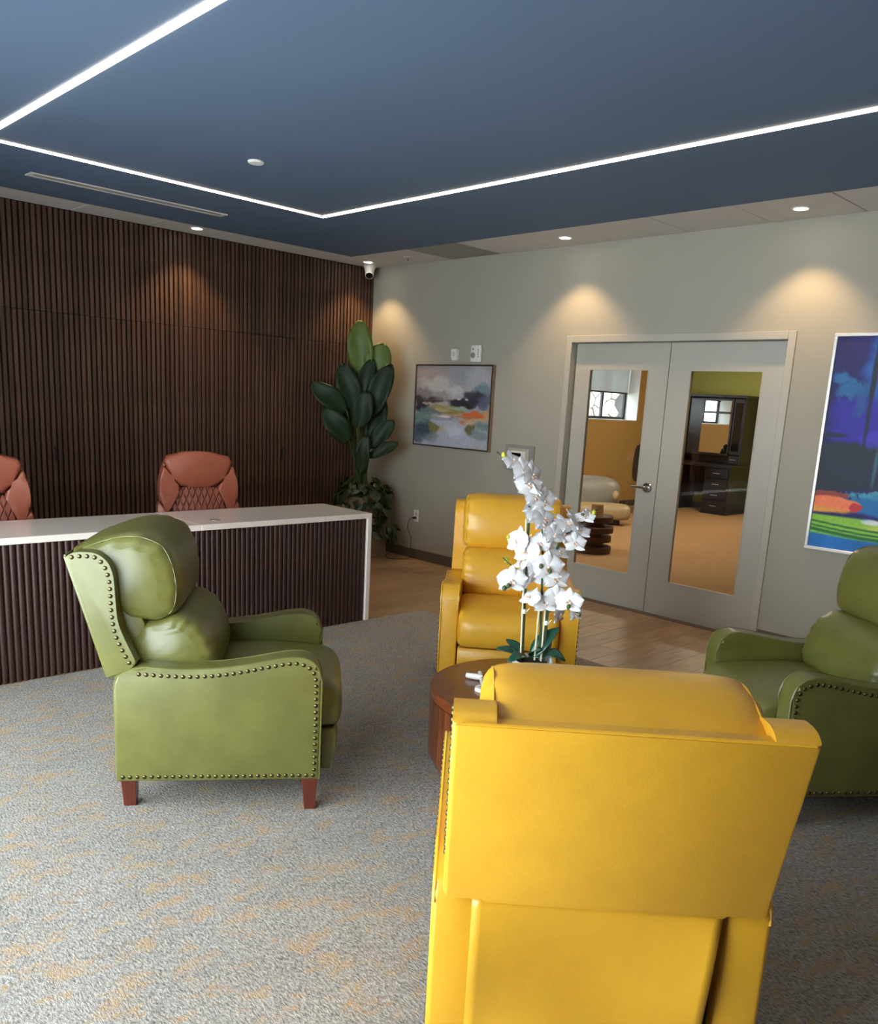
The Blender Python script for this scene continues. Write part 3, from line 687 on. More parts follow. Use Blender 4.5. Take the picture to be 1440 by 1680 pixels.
b = bmesh.new(); lathe(b, [(TR-0.035, TH-0.10), (TR-0.004, TH-0.045), (TR+0.001, TH-0.040), (TR+0.001, TH-0.006), (TR-0.005, TH), (0.05, TH)], 64); obj('table_top', b, M['tabletop'], tb)

# small white trinket lying on the table
tk = thing('white_trinket', 'small white plastic piece with a ring end lying on the round table', 'trinket', (-3.24, -4.785, TH+0.0008)); tk.scale = (1.6, 1.6, 1.6)
tdir = Vector((0.70, 0.45, 0)).normalized()
b = bmesh.new(); N = 20
for k in range(N):
    a0, a1 = 2*math.pi*k/N, 2*math.pi*(k+1)/N
    q = [(math.cos(a)*r-0.05, math.sin(a)*r, z) for a, r, z in ((a0, 0.022, 0), (a1, 0.022, 0), (a1, 0.010, 0), (a0, 0.010, 0), (a0, 0.020, 0.009), (a1, 0.020, 0.009), (a1, 0.011, 0.009), (a0, 0.011, 0.009))]
    V = [b.verts.new(p) for p in q]
    for f in ((0, 1, 5, 4), (4, 5, 6, 7), (3, 2, 6, 7), (0, 1, 2, 3)): b.faces.new([V[i] for i in f])
bmesh.ops.remove_doubles(b, verts=b.verts[:], dist=1e-5)
obj('ring', b, M['white_plastic'], tk, None, (0, 0, 0.75))
b = bmesh.new(); tube(b, [(-0.03, 0, 0.007), (0.03, 0.004, 0.007), (0.075, 0.008, 0.007)], [0.005, 0.006, 0.0065], 8); obj('shaft', b, M['white_plastic'], tk, None, (0, 0, 0.75))
b = bmesh.new(); tube(b, [(0.030, 0.0, 0.008), (0.036, 0.02, 0.0085), (0.044, 0.045, 0.008)], [0.006, 0.0085, 0.007], 8); obj('tab', b, M['white_plastic'], tk, None, (0, 0, 0.75))

# ------------------------------------------------------------------ orchid
Fh = Vector((_F.x, _F.y, 0)).normalized(); Rh = Vector((Fh.y, -Fh.x, 0))
OX, OY = -3.1, -4.93
orc = thing('potted_orchid', 'white orchid with tall arching sprays in a white pot on the table', 'potted orchid', (OX, OY, TH))
def OP(r, z, d=0.0): return Rh*r + Fh*d + Vector((0, 0, z-TH))
# squarish white pot with a wavy rim
b = bmesh.new(); rings = []; n = 40
for (hw, z) in ((0.062, 0.001), (0.070, 0.01), (0.078, 0.07), (0.084, 0.132), (0.078, 0.134), (0.074, 0.10)):
    ring = []
    for k in range(n):
        a = 2*math.pi*k/n; c_, s_ = math.cos(a), math.sin(a); e = (abs(c_)**5+abs(s_)**5)**(-1/5)
        zz = z + (0.008*math.cos(2*a) if z > 0.12 else 0)
        p = Rh*(c_*e*hw+0.004) + Fh*(s_*e*hw); ring.append(b.verts.new((p.x, p.y, zz)))
    rings.append(ring)
for p, q in zip(rings, rings[1:]):
    for k in range(n): b.faces.new((p[k], p[(k+1) % n], q[(k+1) % n], q[k]))
b.faces.new(rings[0]); b.faces.new(rings[-1][::-1])
obj('pot', b, M['pot'], orc, smooth=50)
b = bmesh.new(); lathe(b, [(0.072, 0.10), (0.07, 0.115), (0.04, 0.125), (0.01, 0.128)], 20); obj('moss', b, M['soil'], orc)
paths = {
 'a': [(-.039, .50), (-.047, .803), (-.054, 1.063), (-.057, 1.178), (-.075, 1.245), (-.107, 1.301), (-.146, 1.356), (-.18, 1.384), (-.204, 1.403)],
 'b': [(.037, .50), (.026, .753), (.011, 1.015), (-.001, 1.105), (-.015, 1.155)],
 'c': [(.054, .50), (.053, .782), (.061, .966), (.084, 1.058), (.119, 1.093), (.166, 1.134), (.206, 1.174), (.222, 1.193)],
 'd': [(-.046, .789), (-.062, .828), (-.089, .848), (-.123, .857), (-.144, .853)],
 'e': [(.047, .728), (.066, .75), (.103, .766), (.147, .765), (.177, .754)],
 'f': [(-.051, .895), (-.084, .919), (-.124, .946), (-.154, .973)]}
for key, pts in paths.items():
    b = bmesh.new(); L = smooth_loop(pts, 30, closed=False); d0 = -0.03 if key in 'def' else 0.0
    m = len(L)
    tube(b, [OP(p[0], p[1], d0*(i/m)) for i, p in enumerate(L)], [0.0065-0.0042*i/m if key in 'abc' else 0.0026 for i in range(m)], 7); obj('flower_stem', b, M['stem'], orc)
for (r0, z0, r1, z1) in ((-.046, .50, -.067, 1.137), (.040, .50, .042, .76), (.012, .50, .016, .80)):
    b = bmesh.new(); tube(b, [OP(r0, z0, -0.012), OP(r1, z1, -0.008)], 0.0042, 8); obj('stake', b, M['stake'], orc)
for (r, z) in ((-.047, .745), (.05, .70), (-.062, 1.06)):
    b = bmesh.new(); tube(b, [OP(r-0.012, z, -0.014), OP(r+0.012, z+0.001, -0.014)], 0.0032, 6); tube(b, [OP(r+0.008, z, -0.016), OP(r+0.02, z+0.016, -0.022)], 0.0014, 5); tube(b, [OP(r, z-0.009, -0.012), OP(r, z+0.009, -0.012)], 0.009, 8); obj('twist_tie', b, M['white_plastic'], orc)
def petal(bm, L, Wd, ang, tilt, cup, nu=6, nv=5, twist=0.0):
    G = []
    ca, sa = math.cos(ang), math.sin(ang)
    for i in range(nu+1):
        u = i/nu; wd = Wd*math.sin(math.pi*min(1, 0.10+0.90*u)**0.80)**0.75 if u < 1 else 0.02*Wd
        if i == 0: wd = Wd*0.22
        row = []
        for j in range(nv):
            v = j/(nv-1)*2-1
            px_, py_ = u*L, v*wd*0.5; pz = tilt*u*L + cup*(u*u)*L - 0.18*wd*v*v + 0.06*L*math.sin(7*v+5*u+ang)*u
            row.append(bm.verts.new((px_*ca-py_*sa, px_*sa+py_*ca, pz)))
        G.append(row)
    for i in range(nu):
        for j in range(nv-1): bm.faces.new((G[i][j], G[i][j+1], G[i+1][j+1], G[i+1][j]))
fb = bmesh.new()   # flower of unit radius in the local XY plane, facing +Z
for k, a in enumerate((90, 215, 325)): petal(fb, 1.0, 0.74, math.radians(a), 0.10, -0.18)
for a in (12, 168): petal(fb, 1.02, 1.28, math.radians(a), 0.22, -0.26)
flower_me = mesh_from('flower', fb, M['petal'], 70)
lb = bmesh.new(); petal(lb, 0.42, 0.30, math.radians(270), 0.9, -0.9); petal(lb, 0.28, 0.20, math.radians(230), 1.2, -0.4); petal(lb, 0.28, 0.20, math.radians(310), 1.2, -0.4)
bmesh.ops.create_icosphere(lb, subdivisions=1, radius=0.09, matrix=Matrix.Translation((0, 0.02, 0.12)))
lip_me = mesh_from('lip', lb, M['lip'], 60)
flowers = [(-0.137, 1.372, 0.039), (-0.094, 1.339, 0.044), (-0.056, 1.321, 0.044), (-0.07, 1.281, 0.044), (-0.024, 1.273, 0.047), (-0.039, 1.235, 0.041), (0.0, 1.214, 0.047), (-0.026, 1.162, 0.047), (0.006, 1.143, 0.047), (0.029, 1.114, 0.044), (0.051, 1.084, 0.039), (0.103, 1.128, 0.049), (0.137, 1.145, 0.044), (0.095, 1.077, 0.044), (0.171, 1.162, 0.031), (0.162, 1.096, 0.034), (0.138, 1.053, 0.036), (0.19, 1.174, 0.023), (-0.1, 1.04, 0.047), (-0.06, 1.004, 0.047), (-0.069, 0.954, 0.041), (0.025, 1.057, 0.039), (-0.004, 1.04, 0.034), (0.032, 0.949, 0.052), (0.077, 0.894, 0.044), (0.081, 1.006, 0.034), (-0.009, 0.942, 0.041), (-0.112, 0.884, 0.047), (-0.056, 0.881, 0.044), (-0.03, 0.814, 0.039), (-0.013, 0.897, 0.039), (0.036, 0.791, 0.044), (0.081, 0.815, 0.041), (0.131, 0.807, 0.044), (0.103, 0.742, 0.036), (0.172, 0.746, 0.028)]
ro = random.Random(11)
front = {23, 27, 33}
for i, (r, z, s) in enumerate(flowers):
    if i < 11: f = Rh*0.55 + Vector((0, 0, 0.35)) - Fh*0.65
    elif i < 18: f = -Fh*0.5 + Rh*0.2 + Vector((0, 0, 0.6))
    elif i in front: f = -Fh*0.95 + Vector((0, 0, 0.25))
    elif r < -0.02: f = -Rh*0.5 - Fh*0.5 + Vector((0, 0, 0.45))
    else: f = Rh*0.4 - Fh*0.55 + Vector((0, 0, 0.35))
    f = f + Vector((ro.uniform(-.35, .35), ro.uniform(-.35, .35), ro.uniform(-.35, .35)))
    q = f.normalized().to_track_quat('Z', 'Y')
    p = OP(r, z, ro.uniform(-0.045, 0.03) - (0.03 if i in front else 0))
    o = link('flower', flower_me, orc, p); o.rotation_mode = 'QUATERNION'; o.rotation_quaternion = q; o.scale = (s*1.42, s*1.42, s*1.42)
    link('lip', lip_me, o)
buds = [(-.178, 1.394, 1, .011), (-.138, .961, 1, .010), (-.137, 1.059, 1, .008), (0, .955, 0, .009), (.038, .936, 0, .009), (.127, .791, 0, .009), (.174, .759, 0, .008), (-.127, .867, 0, .009), (-.144, .855, 0, .010), (.164, 1.165, 0, .010), (.208, 1.18, 1, .009), (-.204, 1.403, 0, .004)]
for r, z, yl, rad in buds:
    b = bmesh.new(); bmesh.ops.create_icosphere(b, subdivisions=2, radius=rad, matrix=Matrix.Diagonal((1, 1, 1.25, 1)))
    obj('bud', b, M['bud' if yl else 'budg'], orc, OP(r, z, -0.08 if not yl and r not in (-.204, .164) else -0.015), smooth=80)
def strap_leaf(bm, base, tip, width, up, sag=0.0, nu=9, fold=0.12):
    base, tip, up = Vector(base), Vector(tip), Vector(up).normalized(); ax = tip-base; side = ax.cross(up).normalized(); up2 = side.cross(ax).normalized(); L = ax.length; G = []
    for i in range(nu+1):
        u = i/nu; wd = width*(math.sin(math.pi*(0.06+0.93*u**0.85))**0.7)
        c_ = base + ax*u + up2*(sag*L*math.sin(math.pi*u))
        row = [bm.verts.new(c_ + side*(v*wd*0.5) + up2*(fold*wd*abs(v))) for v in (-1, -0.5, 0, 0.5, 1)]
        G.append(row)
    for i in range(nu):
        for j in range(4): bm.faces.new((G[i][j], G[i][j+1], G[i+1][j+1], G[i+1][j]))
def solid(o, th_):
    md = o.modifiers.new('thick', 'SOLIDIFY'); md.thickness = th_; md.offset = 0; return o
for (r0, z0, r1, z1, wd, d1_, sg) in ((-.045, .545, -.159, .576, .045, -.02, .10), (-.037, .545, -.11, .60, .05, .05, .1), (-.018, .54, -.109, .533, .05, -.07, .18), (.0, .545, .111, .672, .075, .02, .06), (.046, .545, .139, .545, .06, -.05, .28), (.021, .545, .088, .60, .06, .06, .1), (.0, .545, .03, .59, .05, -.06, .15)):
    b = bmesh.new(); strap_leaf(b, OP(r0, z0), OP(r1, z1, d1_), wd, Vector((0, 0, 1)) - Fh*0.5, sg); solid(obj('orchid_leaf', b, M['orchid_leaf'], orc, smooth=80), 0.002)

# ------------------------------------------------------------------ tall leafy plant in the corner
PX, PY = -0.36, -0.42
pt = thing('potted_plant', 'tall broad-leaved plant with trailing ivy in a planter in the corner', 'potted plant', (PX, PY, 0))
b = bmesh.new(); hw = 0.17; hh = 0.615
for lo, hi in (((-hw, -hw, 0.001), (hw, -hw+0.02, hh)), ((-hw, hw-0.02, 0.001), (hw, hw, hh)), ((-hw, -hw+0.02, 0.001), (-hw+0.02, hw-0.02, hh)), ((hw-0.02, -hw+0.02, 0.001), (hw, hw-0.02, hh)), ((-hw+0.02, -hw+0.02, 0.001), (hw-0.02, hw-0.02, 0.03))): box(b, lo, hi)
obj('planter_box', b, M['planter'], pt, smooth=0)
obj('soil', nbox((-hw+0.02, -hw+0.02, 0.52), (hw-0.02, hw-0.02, 0.58)), M['soil'], pt, smooth=0)
# leaf data are lateral/height offsets in the plane through the corner, as metres
def PP(r, z, d=0.0): return Vector((-0.5, -0.5, 0)) + Rh*r + Fh*d + Vector((0, 0, z)) - Vector((PX, PY, 0))
def paddle(bm, base, tip, width, face, nu=12, sag=0.05):
    base, tip = Vector(base), Vector(tip); ax = tip-base; face = Vector(face); side = ax.cross(face).normalized(); up2 = side.cross(ax).normalized(); L = ax.length; G = []
    for i in range(nu+1):
        u = i/nu; wd = width*max(0.03, math.sin(math.pi*(0.03+0.955*u)))**0.55
        c_ = base + ax*u + up2*(sag*L*math.sin(math.pi*u))
        row = [bm.verts.new(c_ + side*(v*wd*0.5) + up2*(0.13*wd*abs(v)**1.3 + 0.012*math.sin(9*u+4*v)*abs(v))) for v in (-1, -0.66, -0.33, 0, 0.33, 0.66, 1)]
        G.append(row)
    for i in range(nu):
        for j in range(6): bm.faces.new((G[i][j], G[i][j+1], G[i+1][j+1], G[i+1][j]))
LV = [  # base r,z  tip r,z  width depth_base depth_tip material
 (-.013, 1.80, -.041, 2.325, .21, .05, .02, 'leaf_mid'), (.106, 1.78, .195, 2.125, .22, .05, .03, 'leaf_mid'),
 (-.134, 1.463, -.488, 1.705, .17, -.05, -.12, 'leaf_dark'), (-.057, 1.49, -.195, 1.91, .19, -.02, -.05, 'leaf_dark'),
 (-.027, 1.50, .095, 1.97, .15, 0, 0, 'leaf_dark'), (.066, 1.40, .285, 1.93, .19, -.03, -.05, 'leaf_dark'),
 (-.095, 1.16, -.35, 1.475, .18, -.06, -.12, 'leaf_dark'), (.100, 1.12, .335, 1.395, .14, -.08, -.10, 'leaf_dark'),
 (.104, 1.03, .385, 1.185, .10, -.10, -.12, 'leaf_dark'), (-.01, 1.30, .07, 1.66, .17, -.10, -.14, 'leaf_dark'),
 (.08, 1.22, .20, 1.62, .20, .06, .05, 'leaf_dark'), (.02, .86, .075, 1.24, .12, -.12, -.16, 'leaf_dark'),
 (-.10, 1.36, -.11, 1.66, .17, .08, .09, 'leaf_dark')]
for (r0, z0, r1, z1, wd, d0, d1_, mt) in LV:
    b = bmesh.new(); A0, B0 = PP(r0, z0, d0), PP(r1, z1, d1_)
    paddle(b, A0, B0, wd*1.22, -Fh + Vector((0, 0, 0.25)))
    lf = solid(obj('leaf', b, M[mt], pt, smooth=80), 0.0015)
    b = bmesh.new(); tube(b, [A0 + (B0-A0)*u - (-Fh)*0.004 + (-Fh)*(0.05*(B0-A0).length*math.sin(math.pi*u)) for u in (0, .25, .5, .75, .95)], [0.007, 0.006, 0.005, 0.004, 0.002], 6); obj('midrib', b, M['petiole'], lf)
    b = bmesh.new(); st_ = PP(0.02+0.25*r0, 0.55, 0.12); mid = PP(0.01+0.45*r0, (0.58+z0)/2, 0.06)
    tube(b, [Vector((p[0], p[1], p[2])) for p in [st_, st_.lerp(mid, .5), mid, mid.lerp(A0, .55)+Vector((0, 0, .02)), A0]], [0.015, 0.014, 0.012, 0.009, 0.007], 7); obj('stalk', b, M['petiole'], pt, smooth=80)
# trailing ivy leaves around the planter
ib = bmesh.new(); hp_ = [(0, 0.0), (0.30, -0.16), (0.48, 0.05), (0.44, 0.40), (0.22, 0.75), (0, 1.05), (-0.22, 0.75), (-0.44, 0.40), (-0.48, 0.05), (-0.30, -0.16)]
c0 = ib.verts.new((0, 0.40, 0.06)); R_ = [ib.verts.new((p[0], p[1], -0.10*abs(p[0])*2 - 0.10*p[1]**2)) for p in hp_]
for k in range(len(R_)): ib.faces.new((c0, R_[k], R_[(k+1) % len(R_)]))
ivy_me = mesh_from('ivy_leaf', ib, M['ivy'], 80)
ri = random.Random(5); cnt = 0
while cnt < 270:
    if cnt < 190:
        a = ri.uniform(0, 2*math.pi); e = ri.uniform(-0.45, 1.2); rad = ri.uniform(0.75, 1.05)
        p = Vector((math.cos(a)*math.cos(e)*0.30*rad, math.sin(a)*math.cos(e)*0.30*rad, 0.60+math.sin(e)*0.22*rad))
    else:
        r = ri.uniform(0.12, 0.40); z = ri.uniform(0.24, 0.62) if r < 0.30 else ri.uniform(0.2, 0.36); p = PP(r, z, ri.uniform(-0.05, 0.12))
    wpx, wpy = p.x+PX, p.y+PY
    if wpx > -0.05 or wpy > -0.06: continue
    d = Vector((p.x, p.y, 0.15)).normalized()
    o = link('ivy_leaf', ivy_me, pt, p); s = ri.uniform(0.06, 0.095); o.scale = (s, s, s)
    o.rotation_mode = 'QUATERNION'; o.rotation_quaternion = (d + Vector((ri.uniform(-.5, .5), ri.uniform(-.5, .5), ri.uniform(-.3, .6)))).normalized().to_track_quat('Z', 'Y') @ Matrix.Rotation(math.pi+ri.uniform(-.8, .8), 3, 'Z').to_quaternion()
    cnt += 1
for (r, z0, z1) in ((-0.16, 0.62, 0.48), (0.22, 0.62, 0.28), (0.30, 0.55, 0.22), (0.12, 0.63, 0.40), (-0.24, 0.62, 0.52)):
    b = bmesh.new(); A0 = PP(0.03, 0.59, 0.12); tube(b, [A0, PP(r*0.6, 0.68, 0.02), PP(r, (z0+z1)/2+0.05, 0.0), PP(r*1.05, z1, 0.0)], [0.004, 0.004, 0.003, 0.002], 5); obj('vine', b, M['petiole'], pt)

# ------------------------------------------------------------------ pictures
def painted(name, ny, nz, width, height, fn, mat, parent):
    """canvas in the plane x=0 facing -x; u runs to -y (right in view), v down from the top"""
    bm = bmesh.new(); lay = bm.verts.layers.float_color.new('paint')
    U = np.linspace(0, 1, ny+1); V = np.linspace(0, 1, nz+1); img = fn(U[None, :], V[:, None])
    G = []
    for j in range(nz+1):
        row = []
        for i in range(ny+1):
            v = bm.verts.new((0, -U[i]*width, -V[j]*height)); c_ = img[j, i]; v[lay] = (*lin(c_), 1); row.append(v)
        G.append(row)
    for j in range(nz):
        for i in range(ny): bm.faces.new((G[j][i], G[j+1][i], G[j+1][i+1], G[j][i+1]))
    return obj(name, bm, mat, parent, smooth=0)
class Noise2:
    def __init__(s, seed): s.g = np.random.RandomState(seed).rand(64, 64)
    def __call__(s, x, y):
        x = np.asarray(x)+0*np.asarray(y); y = np.asarray(y)+0*x; xi = np.floor(x).astype(int); yi = np.floor(y).astype(int); fx = x-xi; fy = y-yi
        fx = fx*fx*(3-2*fx); fy = fy*fy*(3-2*fy); g = s.g
        a = g[yi % 64, xi % 64]; b = g[yi % 64, (xi+1) % 64]; c = g[(yi+1) % 64, xi % 64]; d = g[(yi+1) % 64, (xi+1) % 64]
        return (a*(1-fx)+b*fx)*(1-fy)+(c*(1-fx)+d*fx)*fy
N1, N2 = Noise2(1), Noise2(2); WARP = 1.0
def blob(img, U, V, cx, cy, rx, ry, col, alpha=1.0, soft=0.65, rough=0.75, fq=11):
    w_ = WARP*min(1.0, rx/0.06, ry/0.03)
    U, V = U + w_*0.05*(N2(V*26, U*3+cx*9)-0.5) + 0*V, V + w_*0.035*(N1(U*24+cy*7, V*4)-0.5) + 0*U
    n = N1(U*fq+cx*31, V*fq+cy*17)*0.65 + N2(U*fq*2.7+cy*13, V*fq*2.7)*0.35 - 0.5
    d = np.sqrt(((U-cx)/rx)**2+((V-cy)/ry)**2) + n*rough
    a = np.clip((1+soft/2-d)/soft, 0, 1)*alpha; a = a*a*(3-2*a)
    return img*(1-a[..., None]) + np.array(col, float)*a[..., None]
def landscape(U, V):
    n = N1(U*5, V*4)*0.6+N2(U*13, V*9)*0.4
    img = np.zeros((V.shape[0], U.shape[1], 3)); img[...] = (168, 160, 160)
    img = img*(0.88+0.24*n[..., None])
    for a in [(.12, .15, .35, .3, (164, 148, 146), .8), (.35, .30, .3, .16, (186, 182, 180), .9), (.6, .12, .16, .18, (150, 152, 160), .7), (.85, .15, .18, .16, (172, 172, 180), .8), (.92, .30, .12, .08, (112, 134, 146), .9), (.55, .30, .1, .05, (196, 196, 200), .8),
              (.10, .37, .16, .09, (120, 112, 112), .7), (.05, .43, .08, .06, (62, 60, 48), 1), (.27, .425, .16, .04, (70, 62, 62), .95), (.36, .37, .12, .06, (140, 132, 132), .6), (.62, .44, .16, .045, (44, 42, 48), 1), (.82, .40, .14, .10, (52, 50, 62), .95), (.72, .35, .06, .05, (64, 64, 74), .9), (.65, .48, .12, .04, (40, 38, 44), 1), (.93, .42, .08, .10, (84, 92, 112), .8), (.60, .40, .03, .015, (215, 212, 212), .9), (.7, .405, .02, .012, (215, 212, 212), .9),
              (.07, .51, .09, .07, (38, 38, 46), 1), (.16, .475, .07, .015, (176, 156, 150), .9), (.22, .57, .14, .06, (100, 114, 122), .9), (.42, .51, .2, .04, (150, 146, 98), 1), (.60, .52, .13, .025, (152, 168, 152), .9), (.5, .56, .2, .035, (142, 128, 72), 1), (.38, .545, .12, .02, (186, 164, 118), .8), (.8, .535, .2, .02, (150, 158, 168), .9), (.86, .60, .24, .06, (188, 156, 120), 1), (.80, .585, .14, .045, (206, 106, 54), 1), (.6, .62, .25, .012, (176, 120, 92), .8),
              (.10, .68, .16, .09, (106, 134, 128), .9), (.42, .66, .20, .035, (138, 138, 152), .9), (.40, .625, .09, .014, (226, 216, 210), 1), (.42, .70, .12, .018, (208, 212, 222), 1), (.66, .69, .08, .05, (196, 108, 48), 1), (.78, .68, .12, .03, (196, 166, 136), .9), (.92, .72, .12, .06, (112, 132, 136), .9),
              (.5, .86, .5, .20, (170, 176, 194), .95), (.38, .78, .14, .035, (184, 172, 160), .9), (.12, .82, .15, .12, (62, 78, 92), .95), (.27, .77, .07, .06, (122, 118, 72), .95), (.25, .9, .1, .08, (140, 142, 150), .7), (.76, .77, .07, .06, (102, 98, 66), .95), (.88, .82, .1, .06, (120, 140, 146), .8), (.56, .8, .12, .09, (190, 198, 214), .8), (.05, .93, .1, .06, (84, 100, 116), .8)]:
        img = blob(img, U, V, *a)
    return np.clip(img, 0, 255)
def bluepaint(U, V):
    n = N1(U*7, V*3)*0.5+N2(U*22, V*5)*0.5
    img = np.zeros((V.shape[0], U.shape[1], 3)); img[...] = (22, 22, 100); img *= (0.75+0.5*n[..., None])
    A = [(.35, .2, .20, .45, (26, 96, 178), 1, .3, .4), (.55, .3, .2, .4, (30, 40, 130), 1), (.8, .25, .25, .35, (24, 84, 168), 1), (.14, .40, .14, .12, (44, 36, 168), .9), (.22, .47, .05, .04, (70, 56, 196), .8), (.04, .19, .05, .03, (34, 108, 166), .85, .8, 1.3, 34), (.09, .245, .07, .04, (28, 104, 160), .85, .8, 1.3, 34), (.15, .31, .03, .06, (32, 84, 148), .8, .8, 1.2, 30), (.185, .22, .012, .42, (20, 30, 62), .9), (.05, .455, .07, .012, (26, 30, 70), .9),
         (.08, .60, .26, .115, (26, 40, 56), 1, .15, .25), (.45, .62, .35, .11, (28, 42, 66), 1), (.25, .60, .01, .08, (60, 110, 130), .7), (.85, .6, .25, .12, (40, 30, 120), 1), (.26, .735, .10, .025, (70, 160, 186), .9, .3, 1.2, 40), (.5, .745, .3, .03, (60, 140, 190), .9, .3, 1.2, 40), (.28, .78, .14, .035, (14, 118, 184), 1), (.6, .79, .4, .04, (20, 110, 180), 1),
         (.05, .74, .13, .016, (150, 66, 56), .9, .3, .9, 30)]
    for a in A: img = blob(img, U, V, *a)
    low = np.clip((V+0*U-0.835)/0.01, 0, 1)[..., None]; img = img*(1-low)+np.array((146, 204, 70.))*low
    for a in [(.06, .785, .17, .036, (252, 132, 88), 1, .15, .25), (.04, .815, .12, .014, (240, 158, 70), 1), (.188, .790, .030, .022, (206, 52, 56), 1, .2, .9, 26), (.27, .85, .04, .012, (236, 240, 236), 1), (.6, .84, .3, .03, (40, 150, 190), 1), (.5, .88, .3, .02, (206, 220, 90), .9)]: img = blob(img, U, V, *a)
    VV = V+0*U
    for vc, th_ in ((.872, .004), (.893, .004), (.912, .007)):
        a = np.clip(1.6-np.abs(VV-vc-0.02*np.sin(U*5))/th_, 0, 1)[..., None]; img = img*(1-a)+np.array((24, 112, 44.))*a
    a = np.clip((VV-0.925-0.01*np.sin(U*6))/0.012, 0, 1)[..., None]; img = img*(1-a)+np.array((12, 112, 190.))*(0.85+0.3*n[..., None])*a
    return np.clip(img, 0, 255)
p1 = thing('framed_landscape', 'framed abstract landscape painting with grey clouds and orange patches', 'painting', (0, -0.774, 1.947))
PWd, PHt, PD = 1.032, 0.783, 0.042
b = bmesh.new()
for lo, hi in (((-PD, -PWd, -0.012), (-0.002, 0, 0)), ((-PD, -PWd, -PHt), (-0.002, 0, -PHt+0.012)), ((-PD, -0.012, -PHt+0.012), (-0.002, 0, -0.012)), ((-PD, -PWd, -PHt+0.012), (-0.002, -PWd+0.012, -0.012))): box(b, lo, hi)
obj('frame', b, M['frame_brown'], p1, smooth=0)
b = bmesh.new()
for lo, hi in (((-PD-0.002, -PWd, -0.013), (-PD, 0, 0)), ((-PD-0.002, -PWd, -PHt), (-PD, 0, -PHt+0.013)), ((-PD-0.002, -0.013, -PHt+0.013), (-PD, 0, -0.013)), ((-PD-0.002, -PWd, -PHt+0.013), (-PD, -PWd+0.013, -0.013))): box(b, lo, hi)
obj('frame_lip', b, M['frame_dark'], p1, smooth=0)
cv = painted('canvas', 170, 130, PWd-0.024, PHt-0.024, landscape, M['canvas'], p1); cv.location = (-PD+0.006, -0.012, -0.012)
WARP = 0.3
p2 = thing('framed_abstract', 'large blue abstract painting with orange and green bands in silver frame', 'painting', (0, -4.790, 2.165))
PW2, PH2, PD2 = 1.45, 1.421, 0.035
b = bmesh.new(); e = 0.022
for lo, hi in (((-PD2, -PW2, -e), (-0.002, 0, 0)), ((-PD2, -PW2, -PH2), (-0.002, 0, -PH2+e)), ((-PD2, -e, -PH2+e), (-0.002, 0, -e)), ((-PD2, -PW2, -PH2+e), (-0.002, -PW2+e, -e))): box(b, lo, hi, 0.003, 1)
obj('frame', b, M['silver_frame'], p2, smooth=0)
cv = painted('canvas', 220, 200, PW2-2*e, PH2-2*e, bluepaint, M['canvas2'], p2); cv.location = (-PD2+0.010, -e, -e)

# ------------------------------------------------------------------ wall devices
t = thing('motion_sensor', 'small plain white sensor box on the grey wall above the landscape', 'sensor', (0, -1.289, 2.04))
b = bmesh.new(); prism(b, [(-0.001, -0.055), (-0.030, -0.055), (-0.045, -0.02), (-0.045, 0.045), (-0.035, 0.055), (-0.001, 0.055)], -0.034, 0.034, 'y', 0.006, 2); obj('housing', b, M['white_plastic'], t)
b = bmesh.new(); box(b, (-0.047, -0.022, -0.015), (-0.043, 0.022, 0.025), 0.002, 1); obj('lens', b, M['tile'], t)
t = thing('fire_alarm_strobe', 'white wall alarm with round grille, right of the smaller white sensor', 'fire alarm', (0, -1.566, 2.048))
b = bmesh.new(); box(b, (-0.04, -0.062, -0.078), (-0.001, 0.062, 0.078), 0.012, 3); obj('housing', b, M['white_plastic'], t)
b = bmesh.new(); lathe(b, [(0.026, -0.038), (0.026, -0.045), (0.019, -0.046), (0.019, -0.041)], 20, (0, 0.024, -0.016), 'x'); obj('grille_ring', b, M['grey_metal'], t)
b = bmesh.new(); lathe(b, [(0.010, -0.038), (0.009, -0.044), (0.004, -0.045)], 14, (0, 0.026, 0.040), 'x'); obj('indicator', b, M['grey_metal'], t)
b = bmesh.new()
for k in range(4): box(b, (-0.0415, -0.046, -0.035+0.02*k), (-0.0395, -0.034, -0.022+0.02*k))
obj('marking', b, M['grey_metal'], t, smooth=0)
t = thing('wall_panel', 'grey recessed wall panel with black screen, behind the orchid tip', 'wall panel', (0, -2.165, 1.14))
b = bmesh.new(); box(b, (-0.02, -0.165, -0.115), (-0.001, 0.165, 0.115), 0.004, 1); obj('backplate', b, M['grey_metal'], t, smooth=0)
b = bmesh.new(); box(b, (-0.032, -0.12, -0.085), (-0.02, 0.12, 0.085), 0.004, 1); obj('bezel', b, M['frame'], t, smooth=0)
b = bmesh.new(); box(b, (-0.038, -0.085, -0.065), (-0.032, 0.085, 0.062), 0.003, 1); obj('face', b, M['white_plastic'], t, smooth=0)
b = bmesh.new(); box(b, (-0.0405, -0.035, -0.05), (-0.038, 0.075, 0.045), 0.001, 1); obj('screen', b, M['dark_lens'], t, smooth=0)
def outlet(loc, rz, label):
    t = thing('wall_outlet', label, 'outlet', loc, rz)
    b = bmesh.new(); box(b, (-0.007, -0.037, -0.06), (-0.0005, 0.037, 0.06), 0.003, 1); obj('cover_plate', b, M['white_plastic'], t, smooth=0)
    for z in (-0.02, 0.02):
        b = bmesh.new(); box(b, (-0.009, -0.017, z-0.014), (-0.006, 0.017, z+0.014), 0.003, 1); s = obj('socket', b, M['tile'], t, smooth=0)
        b = bmesh.new(); box(b, (-0.0093, -0.008, z-0.004), (-0.0088, -0.006, z+0.006)); box(b, (-0.0093, 0.006, z-0.004), (-0.0088, 0.008, z+0.006)); obj('slot', b, M['stitch_black'], s, smooth=0)
